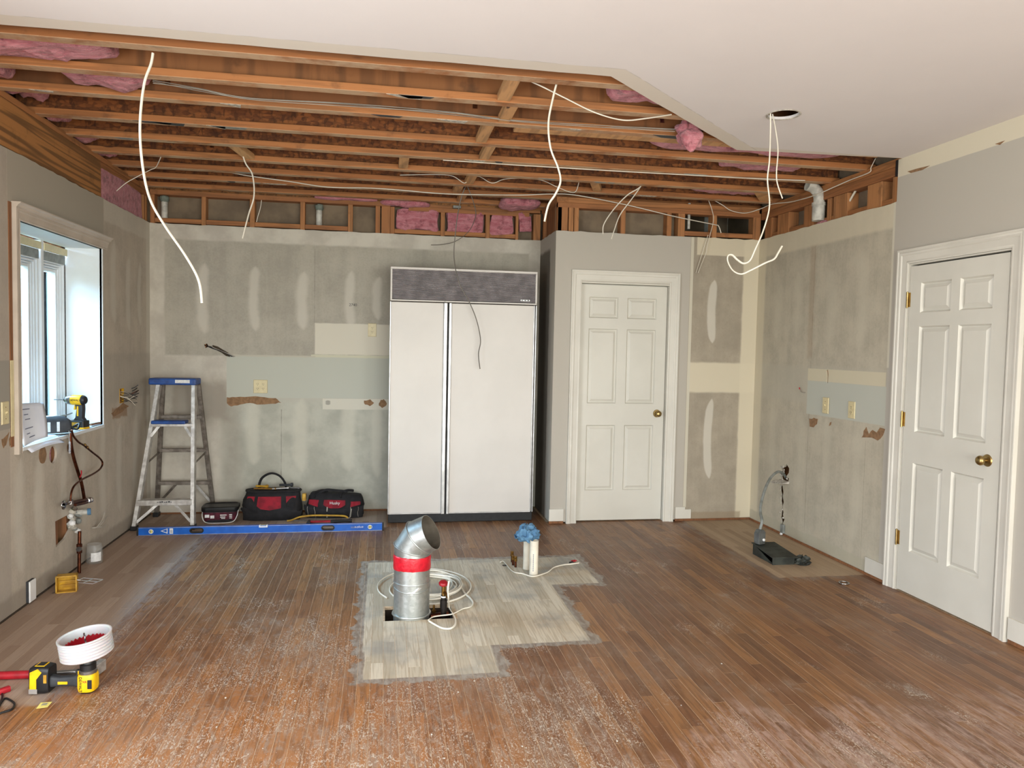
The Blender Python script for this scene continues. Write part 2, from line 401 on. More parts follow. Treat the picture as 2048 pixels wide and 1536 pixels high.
M['w_right'] = wall_mat('right_drywall', 1, fn_right, (184, 176, 158)); M['w_left'] = wall_mat('left_drywall', 1, fn_left, (182, 171, 156))
M['paint'] = wall_mat('grey_wall_paint', 1, fn_plain)
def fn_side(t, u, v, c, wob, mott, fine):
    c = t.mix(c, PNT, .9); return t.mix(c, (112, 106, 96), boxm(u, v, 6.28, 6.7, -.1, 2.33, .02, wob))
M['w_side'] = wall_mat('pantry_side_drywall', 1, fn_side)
t = T('white_ceiling_paint'); n = t.noise(3, 3); t.col(t.mix((226, 221, 220), (218, 213, 212), n)); t.set('Roughness', .8); t.bump(t.noise(120, 2), .08, .003); M['ceil'] = t.m
M['ceil_bare'] = mat('bare_ceiling_band', (212, 204, 194), .9, ns=14, c2=(198, 190, 180), local=False)
M['gyp'] = mat('gypsum_back_paper', (128, 112, 92), .9, ns=5, c2=(108, 94, 78), local=False)
M['torn'] = mat('torn_brown_paper', (150, 116, 84), .9, ns=40, c2=(128, 98, 70))
M['gypedge'] = mat('broken_gypsum', (196, 190, 178), .9, ns=60, c2=(150, 144, 134))
def wood(name, c1, c2, gr=(3, 60, 60), fig=.4, local=True, knots=True, rough=.75, under=False):
    t = T(name); rn = t.rnd(); off = rn*43.
    g = t.noise(gr, 4, .6, off, local=local); f = ((t.noise(tuple(q*.16 for q in gr), 2, .5, off, local=local)*36).sin()*.5+.5)
    c = t.mix(c1, c2, rn); dk = tuple(k*.62 for k in c1)
    c = t.mix(c, dk, g.step(.48, .75)*.5); c = t.mix(c, dk, f.step(.6, 1)*fig)
    if knots:
        d, r_ = t.voro(tuple(2.2 if q < 10 else 9. for q in gr), local=local); c = t.mix(c, (70, 38, 20), d.step(.13, .07)*r_.step(.5, .6))
    c = t.mix(c, tuple(k*.55 for k in c1), t.noise(7, 4, .6, off, local=local).step(.58, .74)*.5)
    if under: c = t.mix(c, (192, 168, 138), S(t, t.nt.nodes.new('ShaderNodeNewGeometry').outputs['Normal']).dotz().step(-.5, -.8)*t.noise(5, 5, .65, off, local=local).step(.3, .6)*.75)
    t.col(c); t.set('Roughness', rough); t.bump(g, .15, .003); return t.m
M['flange'] = wood('spruce_flange', (174, 114, 66), (156, 98, 54), under=True)
M['stud'] = wood('pine_stud', (176, 122, 76), (158, 104, 62), (60, 60, 3))
M['plate'] = wood('pine_plate', (172, 116, 70), (154, 100, 60))
M['platey'] = wood('pine_plate_lengthwise', (168, 112, 66), (150, 96, 56), (60, 3, 60))
M['header'] = wood('header_board', (172, 118, 66), (160, 106, 56), (60, 2.2, 60), .85)
M['block'] = wood('pale_blocking', (208, 160, 110), (194, 144, 96), (40, 4, 40))
M['ply'] = wood('plywood_web', (150, 98, 56), (134, 84, 48), (16, 16, 1.5), .5, knots=False)
M['rawstrip'] = wood('raw_wood_strip', (140, 92, 56), (126, 82, 50), (60, 60, 3), .3, knots=False)
t = T('osb_web'); d, r_ = t.voro((26, 26, 60), local=False); d2, r2 = t.voro((60, 20, 30), local=False)
c = t.mix((98, 54, 26), (146, 88, 44), r_); c = t.mix(c, (64, 36, 18), r2.step(.6, .9)*.6); c = t.mix(c, (52, 30, 16), d.step(.45, .8)*.4)
t.col(c); t.set('Roughness', .85); t.bump(r_, .2, .003); M['osb'] = t.m
def pink():
    t = T('pink_fibreglass'); n = t.noise((9, 40, 40), 5, .7, local=True); m_ = t.noise(14, 5, .7, local=True)
    c = t.mix((176, 96, 108), (206, 140, 148), n.step(.3, .7)); c = t.mix(c, (112, 50, 58), m_.step(.48, .70)*.75)
    t.col(c); t.set('Roughness', .95); t.bump(n+m_, .9, .02); t.set('Sheen Weight', .2); return t.m
M['pink'] = pink()
M['oldtrim'] = mat('dusty_window_casing', (196, 184, 170), .6, c2=(184, 172, 158), ns=5)
M['white'] = mat('white_trim_paint', (216, 212, 201), .42, c2=(209, 205, 194), ns=3, local=False)
M['doorw'] = mat('white_door_paint', (214, 211, 200), .45, c2=(208, 205, 194), ns=2, local=False)
M['jamb'] = mat('white_jamb', (228, 230, 230), .5, c2=(220, 222, 222), ns=3)
M['brass'] = mat('polished_brass', (178, 152, 100), .34, 1, ns=20)
M['oldbrass'] = mat('dull_brass', (150, 112, 58), .4, 1, ns=40)
M['copper'] = mat('aged_copper', (112, 66, 46), .42, 1, c2=(74, 42, 32), ns=26)
M['chrome'] = mat('chrome', (196, 196, 196), .2, 1, ns=30)
M['galv'] = None
t = T('galvanised_steel'); d, r_ = t.voro((60, 60, 60), local=True); n = t.noise(5, 4, local=True)
c = t.mix((172, 176, 174), (190, 194, 192), r_); c = t.mix(c, (150, 154, 150), n.step(.5, .75)*.5); t.col(c); t.set('Metallic', .9); t.set('Roughness', n*.15+.34); M['galv'] = t.m
M['ductin'] = mat('dark_duct_inside', (112, 104, 92), .7, .4, ns=20)  # inside of the duct coloured darker than its outside
M['redtape'] = mat('red_tape', (206, 24, 44), .35, c2=(180, 14, 34), ns=30, bump=.3, bs=90)
M['pvc'] = mat('white_pvc', (226, 218, 200), .4, c2=(206, 198, 182), ns=10)
M['pvcold'] = mat('dusty_white_pvc', (206, 204, 194), .5, c2=(166, 164, 156), ns=18)
M['foam'] = mat('green_grey_sealant', (120, 130, 120), .8, ns=40, bump=.6, bs=60)
M['black'] = mat('black_plastic', (24, 24, 26), .45, ns=20)
M['blackiron'] = mat('black_iron', (40, 34, 30), .5, .6, ns=40)
M['darkgrey'] = mat('dark_grey_rubber', (52, 54, 58), .6, ns=30)
M['cable'] = mat('white_cable_sheath', (232, 226, 212), .45, c2=(216, 208, 192), ns=6)
M['greycable'] = mat('dull_grey_cable', (124, 118, 110), .5, ns=6)
M['wire'] = mat('grey_wire', (170, 162, 150), .5, ns=6)
M['bluerag'] = mat('blue_shop_towel', (98, 140, 172), .85, c2=(76, 116, 150), ns=16, bump=.3, bs=120)
M['fridgew'] = mat('fridge_white_panel', (214, 209, 202), .4, c2=(209, 204, 197), ns=2)
M['fridgetrim'] = mat('fridge_aluminium_trim', (206, 206, 204), .3, .6, ns=10)
M['fridgedark'] = mat('fridge_dark_gap', (26, 24, 26), .6)
M['fridgeside'] = mat('fridge_side_panel', (96, 84, 72), .6, c2=(70, 60, 52), ns=6)
M['kick'] = mat('black_toe_kick', (12, 14, 16), .6, c2=(22, 24, 26), ns=30)
M['slat'] = mat('grille_slat', (188, 180, 182), .35, .2, ns=12)
M['alu'] = mat('worn_aluminium', (212, 210, 206), .4, .55, c2=(178, 174, 170), ns=22)
M['aluback'] = mat('darker_aluminium', (140, 132, 124), .5, .7, c2=(108, 100, 92), ns=22)  # darker aluminium for the ladder's rear parts and spreaders
M['bluecap'] = mat('blue_ladder_plastic', (30, 78, 152), .45, c2=(22, 58, 120), ns=20)
M['bluelev'] = mat('blue_level_enamel', (22, 96, 190), .32, c2=(18, 84, 172), ns=12)
M['sticker'] = mat('white_sticker', (226, 226, 224), .5, c2=(206, 206, 206), ns=60)
M['whitepl'] = mat('white_plastic', (236, 236, 234), .35, c2=(226, 226, 226), ns=8)
M['ivory'] = mat('ivory_plastic', (214, 200, 156), .4, c2=(204, 190, 148), ns=20)
M['yellow'] = mat('yellow_tool_plastic', (240, 194, 20), .4, c2=(226, 176, 12), ns=20)
M['amber'] = mat('amber_box_plastic', (206, 160, 30), .35, c2=(168, 122, 18), ns=18, bump=.3, bs=50)
M['redpl'] = mat('red_plastic', (176, 24, 40), .45, c2=(150, 16, 30), ns=20)
M['bagblk'] = mat('black_bag_fabric', (30, 29, 32), .85, c2=(20, 19, 22), ns=20, bump=.5, bs=260)
M['bagred'] = mat('red_bag_fabric', (152, 18, 40), .8, c2=(116, 12, 30), ns=16, bump=.4, bs=220)
M['paper'] = mat('white_paper', (232, 236, 244), .8, c2=(222, 226, 238), ns=4)
M['ink'] = mat('grey_ink', (120, 126, 150), .8)
M['steel'] = mat('tool_steel', (160, 160, 160), .3, .9, ns=20)
M['steelgrey'] = mat('dark_grey_box_paint', (108, 110, 108), .5, .3, c2=(86, 88, 86), ns=20)
M['conduit'] = mat('grey_conduit', (138, 142, 138), .5, c2=(116, 120, 116), ns=20)
M['duct_dark'] = mat('dirty_dark_metal', (66, 70, 64), .6, .35, c2=(44, 46, 42), ns=9, bump=.3, bs=50)
M['note'] = mat('pale_yellow_note', (240, 228, 130), .8, c2=(226, 214, 120), ns=14)
M['translucent'] = mat('milky_dust_shield', (206, 208, 210), .35, c2=(208, 196, 198), ns=6, transmission_weight=.0, subsurface_weight=.35)
M['plum'] = mat('maroon_label', (92, 30, 46), .5, c2=(60, 20, 34), ns=30)
M['olive'] = mat('yellow_handle', (204, 160, 52), .5, c2=(170, 126, 36), ns=20)
M['lawn'] = mat('green_lawn', (104, 132, 66), .9, c2=(78, 108, 48), ns=2)
def glass(name, tint=(235, 245, 245), refl=.10):
    t = T(name); nt = t.nt; nt.nodes.remove(t.b)
    tr = nt.nodes.new('ShaderNodeBsdfTransparent'); tr.inputs[0].default_value = (*lin(tint), 1)
    gl = nt.nodes.new('ShaderNodeBsdfGlossy'); gl.inputs['Roughness'].default_value = .03
    lw = nt.nodes.new('ShaderNodeLayerWeight'); lw.inputs['Blend'].default_value = refl*3
    mx = nt.nodes.new('ShaderNodeMixShader'); nt.links.new(lw.outputs['Fresnel'], mx.inputs[0]); nt.links.new(tr.outputs[0], mx.inputs[1]); nt.links.new(gl.outputs[0], mx.inputs[2])
    nt.links.new(mx.outputs[0], nt.nodes['Material Output'].inputs[0]); return t.m
M['glass'] = glass('window_glass', refl=.03); M['jar'] = mat('clear_plastic_jar', (214, 214, 210), .12, ns=30, alpha=.14)
# ================================================================= FLOOR
HX0, HX1, HY0, HY1 = .028, .40, 3.98, 4.206          # cut-out round the duct
fl = MB(); fl.poly([[(XL-.05, YR), (XR+.1, YR), (XR+.1, YB+.05), (XL-.05, YB+.05)], [(HX0, HY0), (HX1, HY0), (HX1, HY1), (HX0, HY1)]],
                   lambda u, v, d: (u, v, d), -.0007, -.02)
floor = fl.build('floor', M['filler'], kind='structure')
PW = .0572
unit = MB().box(-.5, .5, -.5, .5, -1, 0); um = bpy.data.meshes.new('plank'); um.from_pydata([tuple(v) for v in unit.v], [], unit.f); um.materials.append(M['plank'])
planks = []
rp = random.Random(3)
i = 0; x = XL+.006
while x < XR-.01:
    x1 = min(x+PW, XR-.004); y = YR+rp.random()*.8-.8
    yend = YB-.006 if x1 < XP else YP+.06
    while y < yend:
        L = rp.choice((.45, .6, .75, .9, 1.05, 1.25, 1.5))*rp.uniform(.9, 1.1); y1 = min(y+L, yend)
        if yend-y1 < .18: y1 = yend
        segs = [(max(y, YR), y1)]
        if x < HX1 and x1 > HX0:
            s2 = []
            for a, b in segs:
                if b <= HY0 or a >= HY1: s2.append((a, b))
                else:
                    if a < HY0: s2.append((a, HY0))
                    if b > HY1: s2.append((HY1, b))
            segs = s2
        for a, b in segs:
            if b-a > .02:
                c = Vector(((x+x1)/2, (a+b)/2, 0)); area_ = 0
                if a > .6:
                    px_, py_, dz_ = proj(c)
                    if b > 2.3 and -60 < px_ < 2110 and py_ < 1700: area_ = (x1-x)*(b-a)/dz_**3
                planks.append((area_, x, x1, a, b))
        y = y1
    x = x1
planks.sort(key=lambda p: -p[0])
rest = MB(); g = .0009
for k, (ar, x0, x1, y0, y1) in enumerate(planks):
    dz = -rp.random()*.0005
    if k < 298 and ar > 0:
        o = bpy.data.objects.new('plank', um); COL.objects.link(o); o.parent = floor
        o.location = ((x0+x1)/2, (y0+y1)/2, dz); o.scale = (x1-x0-2*g, y1-y0-1.4*g, .012)
    else: rest.box(x0+g, x1-g, y0+.7*g, y1-.7*g, -.012, dz)
rest.build('plank_field', M['plank_far'], floor, kind='stuff')
# sides and bottom of the cut-out
cb = MB(); cb.box(HX0-.02, HX0, HY0-.02, HY1+.02, -.3, -.02); cb.box(HX1, HX1+.02, HY0-.02, HY1+.02, -.3, -.02)
cb.box(HX0, HX1, HY0-.02, HY0, -.3, -.02); cb.box(HX0, HX1, HY1, HY1+.02, -.3, -.02); cb.box(HX0-.02, HX1+.02, HY0-.02, HY1+.02, -.32, -.3)
cb.build('subfloor_cutout', M['subfloor'], floor)

# ================================================================= WALLS
def circ(cx, cy, r, n=20, j=0): return [(cx+r*(1+random.uniform(-j, j))*cos(2*pi*k/n), cy+r*(1+random.uniform(-j, j))*sin(2*pi*k/n)) for k in range(n)]
L3 = lambda u, v, d: (XL-d, u, v)
R3 = lambda u, v, d: (XR+d, u, v)
B3 = lambda u, v, d: (u, YB+d, v)
P3 = lambda u, v, d: (u, YP+d, v)
def pl(pts): return [(PX(a, b, XL).y, PX(a, b, XL).z) for a, b in pts]
def prr(pts): return [(PX(a, b, XR).y, PX(a, b, XR).z) for a, b in pts]
def pb(pts): return [(PY(a, b, YB).x, PY(a, b, YB).z) for a, b in pts]
WY0, WY1, WZ0, WZ1 = 4.415, 5.613, .885, 2.106
rect = lambda a, b, c, d: [(a, c), (b, c), (b, d), (a, d)]
cut_open = pl([(110.3, 1043), (140.8, 1027), (145.5, 1049), (130, 1077), (112, 1095)])
def jag(lo, hi, n, amp):
    s = random.Random(int(lo*1000+n)); return [lo+(hi-lo)*k/(n-1) + (s.uniform(-amp, amp) if 0 < k < n-1 else 0) for k in range(n)]
# ragged upper edge of the cut drywall
def ragged(a, b, z, n, amp=.006, seed=1):
    s = random.Random(seed); return [(a+(b-a)*k/n, z+s.uniform(-amp, amp*.6)) for k in range(n+1)]
o = MB().poly([[(YR, 0), (YB, .012)]+ragged(YB, 3.34, ZT, 60, .004, 5)+[(3.34, ZC), (YR, ZC)], rect(WY0, WY1, WZ0, WZ1), rect(0, 2.2, .05, 2.1), cut_open,
               circ(4.815, .787, .052, 24), circ(5.045, .80, .028, 14, .25), rect(5.955, 6.045, 1.005, 1.115)], L3, 0, DW)
wall_left = o.build('wall_left', M['w_left'], kind='structure')
o = MB().poly([[(XL, .012), (XP, .012)]+ragged(XP, XL, ZT, 50, .004, 6),
               pb([(408, 689), (414, 687), (418, 693), (411, 696)]), pb([(425, 690), (436, 693), (447, 700), (456, 705), (461, 714), (452, 712), (444, 706), (434, 701), (424, 696)])], B3, 0, DW)
wall_back = o.build('wall_back', M['w_back'], kind='structure')
PD0, PD1 = 1.625, 2.42
o = MB().poly([[(XP, .012), (PD0, .012), (PD0, 2.045), (PD1, 2.045), (PD1, .012), (XR, .02)]+ragged(XR, XP, ZT, 26, .005, 8)], P3, 0, DW)
wall_pantry = o.build('wall_pantry_front', M['w_pantry'], kind='structure')
o = MB().poly([[(YP+DW, .012), (YB, .012)]+ragged(YB, YP+DW, ZT, 10, .005, 9)], lambda u, v, d: (XP+d, u, v), 0, DW)
wall_side = o.build('wall_pantry_side', M['w_side'], kind='structure')
RD0, RD1 = 3.40, 4.165
hole_r = prr([(1560.5, 930), (1564, 936), (1569, 934), (1573, 928), (1578.5, 937), (1577.5, 946), (1572.5, 953), (1578, 957), (1577, 962), (1569, 962.5), (1563, 957), (1561.5, 948), (1564, 942)])
crack = prr([(1560, 971), (1565, 971), (1567, 984), (1565.5, 992), (1567.5, 1004), (1565, 1014), (1567, 1024), (1566, 1030), (1569, 1039), (1566, 1046), (1567, 1058), (1562, 1058), (1563, 1044), (1560.5, 1034), (1562, 1022), (1563.5, 1014), (1561, 1002), (1562.5, 990), (1560.5, 982)])
slot = prr([(1652, 741), (1656, 739), (1657, 750), (1656, 766), (1653, 767), (1654, 754)])
o = MB().poly([[(YR, 0), (RD0, .012), (RD0, 2.05), (RD1, 2.05), (RD1, .012), (YP, .018)]+ragged(YP, YE, ZT, 30, .004, 10)+[(YE, ZC), (YR, ZC)], hole_r, crack, slot, rect(-2.9, -.3, .7, 2.2)], R3, 0, DW)  # last loop: unseen opening added for the side fill light
wall_right = o.build('wall_right', M['w_right'], kind='structure')
o = MB().poly([[(XL-.3, 0), (XR+.2, 0), (XR+.2, ZC), (XL-.3, ZC)], rect(-.95, 2.95, .06, 2.2)], lambda u, v, d: (u, YR-d, v), 0, .15)
o.build('wall_rear', M['paint'], kind='structure')

# torn paper and broken gypsum on the wall faces
def patch(parent, pts, to3, m, name, out=-.0012):
    MB().poly([pts], to3, out, .0005).build(name, m, parent)
def wobble(pts, n=4, amp=.006, seed=2):
    s = random.Random(seed); out = []
    for k in range(len(pts)):
        a, b = pts[k], pts[(k+1) % len(pts)]
        for j in range(n): q = j/n; out.append((a[0]+(b[0]-a[0])*q+s.uniform(-amp, amp), a[1]+(b[1]-a[1])*q+s.uniform(-amp, amp)))
    return out
patch(wall_back, wobble(pb([(453, 795), (470, 794), (500, 793), (530, 794), (552, 797), (563, 805), (545, 808), (520, 810), (500, 806), (480, 810), (462, 813), (453, 806)]), 3, .004), B3, M['torn'], 'torn_paper')
patch(wall_back, circ(PY(766, 807, YB).x, PY(766, 807, YB).z, .036, 14, .2), B3, M['torn'], 'torn_paper')
patch(wall_back, wobble(pb([(727, 802), (740, 799), (748, 806), (740, 812), (729, 809)]), 2, .004), B3, M['torn'], 'torn_paper')
patch(wall_right, wobble(prr([(1619, 838), (1628, 836), (1636, 838), (1634, 848), (1628, 855), (1619, 852)]), 2, .004), R3, M['torn'], 'torn_paper')
patch(wall_right, wobble(prr([(1724, 876), (1728, 862), (1733, 854), (1738, 868), (1746, 860), (1753, 864), (1760, 856), (1770, 857), (1766, 872), (1756, 882), (1744, 876)]), 2, .004), R3, M['torn'], 'torn_paper')
patch(wall_right, prr([(1660, 845), (1663, 844), (1662, 850), (1658, 852)]), R3, M['torn'], 'torn_paper')
patch(wall_left, wobble(pl([(2, 880), (12, 872), (18, 864), (12, 890), (6, 897)]), 2, .004), L3, M['torn'], 'torn_paper')
patch(wall_left, wobble(pl([(17, 880), (22, 868), (23, 884), (19, 893)]), 2, .003), L3, M['torn'], 'torn_paper')
patch(wall_left, wobble(pl([(222, 828), (232, 818), (246, 806), (258, 812), (244, 824), (228, 832)]), 2, .005), L3, M['torn'], 'torn_paper')
patch(wall_left, circ(4.675, .803, .05, 18, .06), L3, M['torn'], 'cut_plug')
# curl of torn paper under the hole on the right wall, crumbs of gypsum round it
m_ = MB(); c0 = PX(1566, 962, XR)
for k in range(6):
    pass
m_.loft([[c0+Vector((-.002, .02, .012)), c0+Vector((-.002, -.10, .012)), c0+Vector((-.004, -.10, -.006)), c0+Vector((-.004, .02, -.008))],
         [c0+Vector((-.05, .05, -.004)), c0+Vector((-.045, -.08, -.002)), c0+Vector((-.045, -.08, -.008)), c0+Vector((-.05, .05, -.010))],
         [c0+Vector((-.085, .09, -.018)), c0+Vector((-.07, .02, -.018)), c0+Vector((-.07, .02, -.021)), c0+Vector((-.085, .09, -.021))]])
m_.build('torn_paper_curl', M['gypedge'], wall_right, smooth=50)
s = random.Random(4)
for k in range(10):
    q = PX(1563+s.uniform(-3, 13), 931+s.uniform(0, 32), XR); r_ = s.uniform(.006, .014)
    MB().lathe([(0, -r_*.6), (r_, -r_*.1), (r_*.7, r_*.5), (0, r_*.7)], q+Vector((-.002, 0, 0)), (-1, s.uniform(-.5, .5), s.uniform(-.5, .5)), 6).build('gypsum_chip', M['gypedge'], wall_right)
for k in range(10):
    q = PX(1563+s.uniform(-2.5, 4), 972+k*9+s.uniform(-3, 3), XR); r_ = s.uniform(.005, .011)
    MB().lathe([(0, -r_*.6), (r_, -r_*.1), (r_*.7, r_*.5), (0, r_*.7)], q+Vector((-.001, 0, 0)), (-1, s.uniform(-.5, .5), s.uniform(-.5, .5)), 6).build('gypsum_chip', M['gypedge'], wall_right)

# ---------------- exposed framing above the cut drywall
ZJ = ZC+DW
def boxp(parent, name, m, *b, bevel=.0015): return MB().box(*b).build(name, m, parent, bevel=bevel, seg=1)
Y0 = YB+DW
BST = [(-1.932, -1.897), (-1.525, -1.489), (-1.134, -1.094), (-.717, -.678), (-.313, -.274), (-.077, -.037), (-.026, .050), (.052, .088), (.496, .532), (.900, .938), (1.175, 1.200), (1.34, 1.405)]
for a, b in BST: boxp(wall_back, 'stud', M['stud'], a, b, Y0, Y0+.089, .05, 2.70)
for k in range(len(BST)-1):
    a, b = BST[k][1], BST[k+1][0]
    if b-a > .2 and k != 4: boxp(wall_back, 'blocking', M['plate'], a+.001, b-.001, Y0+.003, Y0+.041, ZT+.010, ZT+.048)
boxp(wall_back, 'top_plate', M['plate'], XL, .05, Y0-.004, Y0+.089, 2.70, ZJ)
boxp(wall_back, 'top_plate', M['plate'], .21, 1.30, Y0-.002, Y0+.089, 2.672, 2.71)
boxp(wall_back, 'top_plate', M['plate'], .05, XP, Y0+.02, Y0+.089, 2.712, ZJ)
boxp(wall_back, 'gypsum_panel', M['gyp'], XL-.1, XP+.1, Y0+.09, Y0+.102, -.02, 3.06)
boxp(wall_back, 'rim_board', M['header'], XL-.1, XP+.2, Y0+.03, Y0+.06, ZJ, 3.05)
PST = [PY(a, 455, YP).x for a in (1112, 1124, 1138, 1147.5, 1149, 1158, 1242, 1252, 1335, 1344, 1357, 1371, 1426, 1435, 1508, 1523)]
PST = [(PST[k], PST[k+1]) for k in range(0, 16, 2)]
Y1 = YP+DW
for a, b in PST:
    a = max(a, XP+DW+.001)
    if not (PD0-.05 < (a+b)/2 < PD1+.05): boxp(wall_pantry, 'stud', M['stud'], a, b, Y1, Y1+.089, .05, 2.69)
    else: boxp(wall_pantry, 'stud', M['stud'], a, b, Y1, Y1+.089, 2.06, 2.69)
boxp(wall_pantry, 'top_plate', M['plate'], XP+.013, XR, Y1-.004, Y1+.089, 2.655, 2.695)
boxp(wall_pantry, 'top_plate', M['plate'], XP+.013, XR, Y1+.004, Y1+.089, 2.697, ZJ)
for a, b in ((5, 6), (6, 7)): boxp(wall_pantry, 'blocking', M['plate'], PST[a][1]+.001, PST[b][0]-.001, Y1+.003, Y1+.041, ZT+.012, ZT+.050)
boxp(wall_pantry, 'gypsum_panel', M['gyp'], XP+.013, PST[5][0], Y1+.09, Y1+.102, 2.06, 2.72)
boxp(wall_pantry, 'closet_lining', M['gyp'], XP, XR+.1, YB+.22, YB+.23, -.02, 3.06)
boxp(wall_pantry, 'closet_post', M['conduit'], PST[6][1]+.02, PST[6][1]+.14, Y1+.3, Y1+.31, 2.0, 2.8)
for a, b in ((YP+DW, YP+.06), (YB-.06, YB-.02)): boxp(wall_side, 'stud', M['stud'], XP+DW, XP+.1, a, b, .05, 2.70)
boxp(wall_side, 'plywood_panel', M['ply'], XP+.04, XP+.052, YP+.06, YB-.02, 2.3, 2.70)
boxp(wall_side, 'top_plate', M['platey'], XP+.004, XP+.1, YP+.013, YB, 2.70, ZJ)
X0 = XR+DW
RST = [(1528, 1541), (1553, 1575), (1605, 1624), (1651, 1658), (1664, 1691), (1731, 1759), (1781, 1793)]
for a, b in RST:
    ya, yb = PX(a, 440-(a-1528)*.2, XR).y, PX(b, 440-(b-1528)*.2, XR).y
    boxp(wall_right, 'stud', M['stud'], X0, X0+.089, min(ya, yb), max(ya, yb), .05, 2.63)
boxp(wall_right, 'top_plate', M['platey'], X0-.004, X0+.089, YE-.02, YP, 2.632, 2.69)
boxp(wall_right, 'top_plate', M['platey'], X0-.002, X0+.089, YE-.02, YP, 2.692, ZJ+.002)
boxp(wall_right, 'blocking', M['platey'], X0+.006, X0+.04, YE+.02, YP-.05, ZT+.004, ZT+.036)
boxp(wall_right, 'gypsum_panel', M['gyp'], X0+.09, X0+.102, 0, YB+.3, -.02, 3.06)
boxp(wall_right, 'gap_filler', M['fridgedark'], XR-.002, XR+.012, YE+.001, YE+.026, 2.625, ZC)
for q_ in ([(1815, 343), (1835, 337), (1860, 331), (1845, 340), (1822, 346)], [(1990, 288), (2010, 281), (2000, 290)]): patch(wall_right, prr(q_), R3, M['torn'], 'torn_paper')
XS = XL-DW
boxp(wall_left, 'header_board', M['header'], XS-.038, XS, 4.262, 5.645, ZT+.008, 2.715)
boxp(wall_left, 'header_board', M['header'], XS-.038, XS, 3.30, 4.255, ZT-.1, 2.715)
boxp(wall_left, 'top_plate', M['platey'], XS-.089, XS+.004, 3.3, YB, 2.717, ZJ+.01)
boxp(wall_left, 'top_plate', M['platey'], XS-.089, XS-.004, 5.655, YB, 2.675, 2.715)
for a, b in ((5.648, 5.662), (6.60, 6.64), (6.655, 6.69)): boxp(wall_left, 'stud', M['stud'], XS-.089, XS-.003, a, b, .05, 2.674)
for a in (4.36, 4.87, 5.03, 5.62, 6.03, 6.44): boxp(wall_left, 'stud', M['rawstrip'], XS-.089, XS-.002, a, a+.038, .05, .86 if a < 5.6 else 2.3)
o = MB().poly([rect(YR, YB+.2, -.02, 3.06), rect(WY0, WY1, WZ0, WZ1), rect(0, 2.2, .0, 2.1)], lambda u, v, d: (-2.19-d, u, v), 0, .012)
o.build('sheathing', M['osb'], wall_left)
o = MB()
for a, b, c, d in ((0, 2.2, 2.1, 2.11), (0, 2.2, .03, .05)): o.box(-2.2, XL, a, b, c, d)
o.box(-2.2, XL, -.012, 0, .05, 2.1); o.box(-2.2, XL, 2.2, 2.212, .05, 2.1); o.build('door_reveal', M['jamb'], wall_left)

# ================================================================= CEILING
t = T('ceiling_with_bare_band'); x_, y_, z_ = t.xyz()
dist = (x_-1.013)*-.670+(y_-3.342)*.742
wb = (t.noise(7, 3)-.5)*.01
band = ((y_-3.245+wb).step(0, .003)*(dist+.098+wb).step(0, .003)).max((y_-4.275+wb).step(0, .003)*(x_-1.9).step(0, .1))
ln = ((y_-3.245+wb).abs().step(.004, .001)*(dist+.1).step(0, .004)).max((dist+.098+wb).abs().step(.004, .001)*(y_-3.24).step(0, .004))*.5
c = t.mix((224, 218, 216), (217, 211, 210), t.noise(3, 3)); c = t.mix(c, (213, 204, 192), band); c = t.mix(c, (160, 152, 144), ln*t.noise(9, 2).step(.4, .6))
t.col(c); t.set('Roughness', .8); t.bump(t.noise(120, 2), .06, .003)
edge = [(XR, 4.285)]+[(XR+(2.14-XR)*k/10, 4.285+.075*k/10+random.uniform(-.004, .004)) for k in range(1, 11)]+[(2.14+(1.013-2.14)*k/14, 4.36+(3.342-4.36)*k/14+random.uniform(-.003, .003)) for k in range(1, 15)]+[(1.013+(XL-1.013)*k/24, 3.342+.003*k/24+random.uniform(-.004, .004)) for k in range(1, 25)]
o = MB().poly([[(XL, YR), (XR, YR)]+edge, circ(2.052, 3.662, .078, 32, .01)], lambda u, v, d: (u, v, d), ZC, ZC+DW)
ceiling = o.build('ceiling', t.m, kind='structure')
JY = [3.470, 3.850, 4.207, 4.650, 5.060, 5.470, 5.850, 6.200, 6.570]
FW = .066
for k, y in enumerate([3.07, 2.66]+JY):
    n = k-2; wm = M['ply'] if n in (0, 1, 2) else M['osb']; yc = y+FW/2
    s = random.Random(k+20); holes = []
    xx = -1.7+s.random()*.8
    while xx < 3:
        hh = s.choice((.02, .02, .05)); holes.append(rect(xx-.014, xx+.014, 2.87-hh, 2.90+hh) if hh > .03 else circ(xx, 2.90, .019, 12)); xx += s.uniform(.7, 1.3)
    web = MB().poly([rect(XL-.12, XR+.08, ZJ+.038, ZJ+.265)]+holes, lambda u, v, d: (u, yc+d, v), -.005, .005)
    j = web.build('joist', wm, ceiling)
    f1 = MB().box(XL-.12, XR+.08, y, y+FW, ZJ, ZJ+.038); f1.build('bottom_flange', M['flange'], j, bevel=.002, seg=1)
    MB().box(XL-.12, XR+.08, y, y+FW, ZJ+.265, ZJ+.303).build('top_flange', M['flange'], j)
for k in range(6): boxp(ceiling, 'subfloor_panel', M['osb'], XL-.3, XR+.3, YR-.2+k*1.9, YR-.2+(k+1)*1.9-.003, ZJ+.304, ZJ+.326, bevel=0)
def blk(pxx, pyy, j0, tilt=0, w=.066, m='block', dz=.006, over=.0):
    xc = PZ(pxx, pyy, ZJ+dz).x; a = JY[j0]+FW-over; b = JY[j0+1]+over
    MB().bar((xc-tilt/2, a, ZJ+dz+.019), (xc+tilt/2, b, ZJ+dz+.019), w, .038).build('blocking', M[m], ceiling, bevel=.0015, seg=1)
blk(1018, 180, 0); blk(1018, 225, 1); blk(970, 268, 2); blk(977, 302, 3); blk(478, 300, 4, .05); blk(808, 323, 4); blk(944, 356, 5); blk(917, 377, 6); blk(1226, 349, 5, .12); blk(925, 395, 7, w=.06)
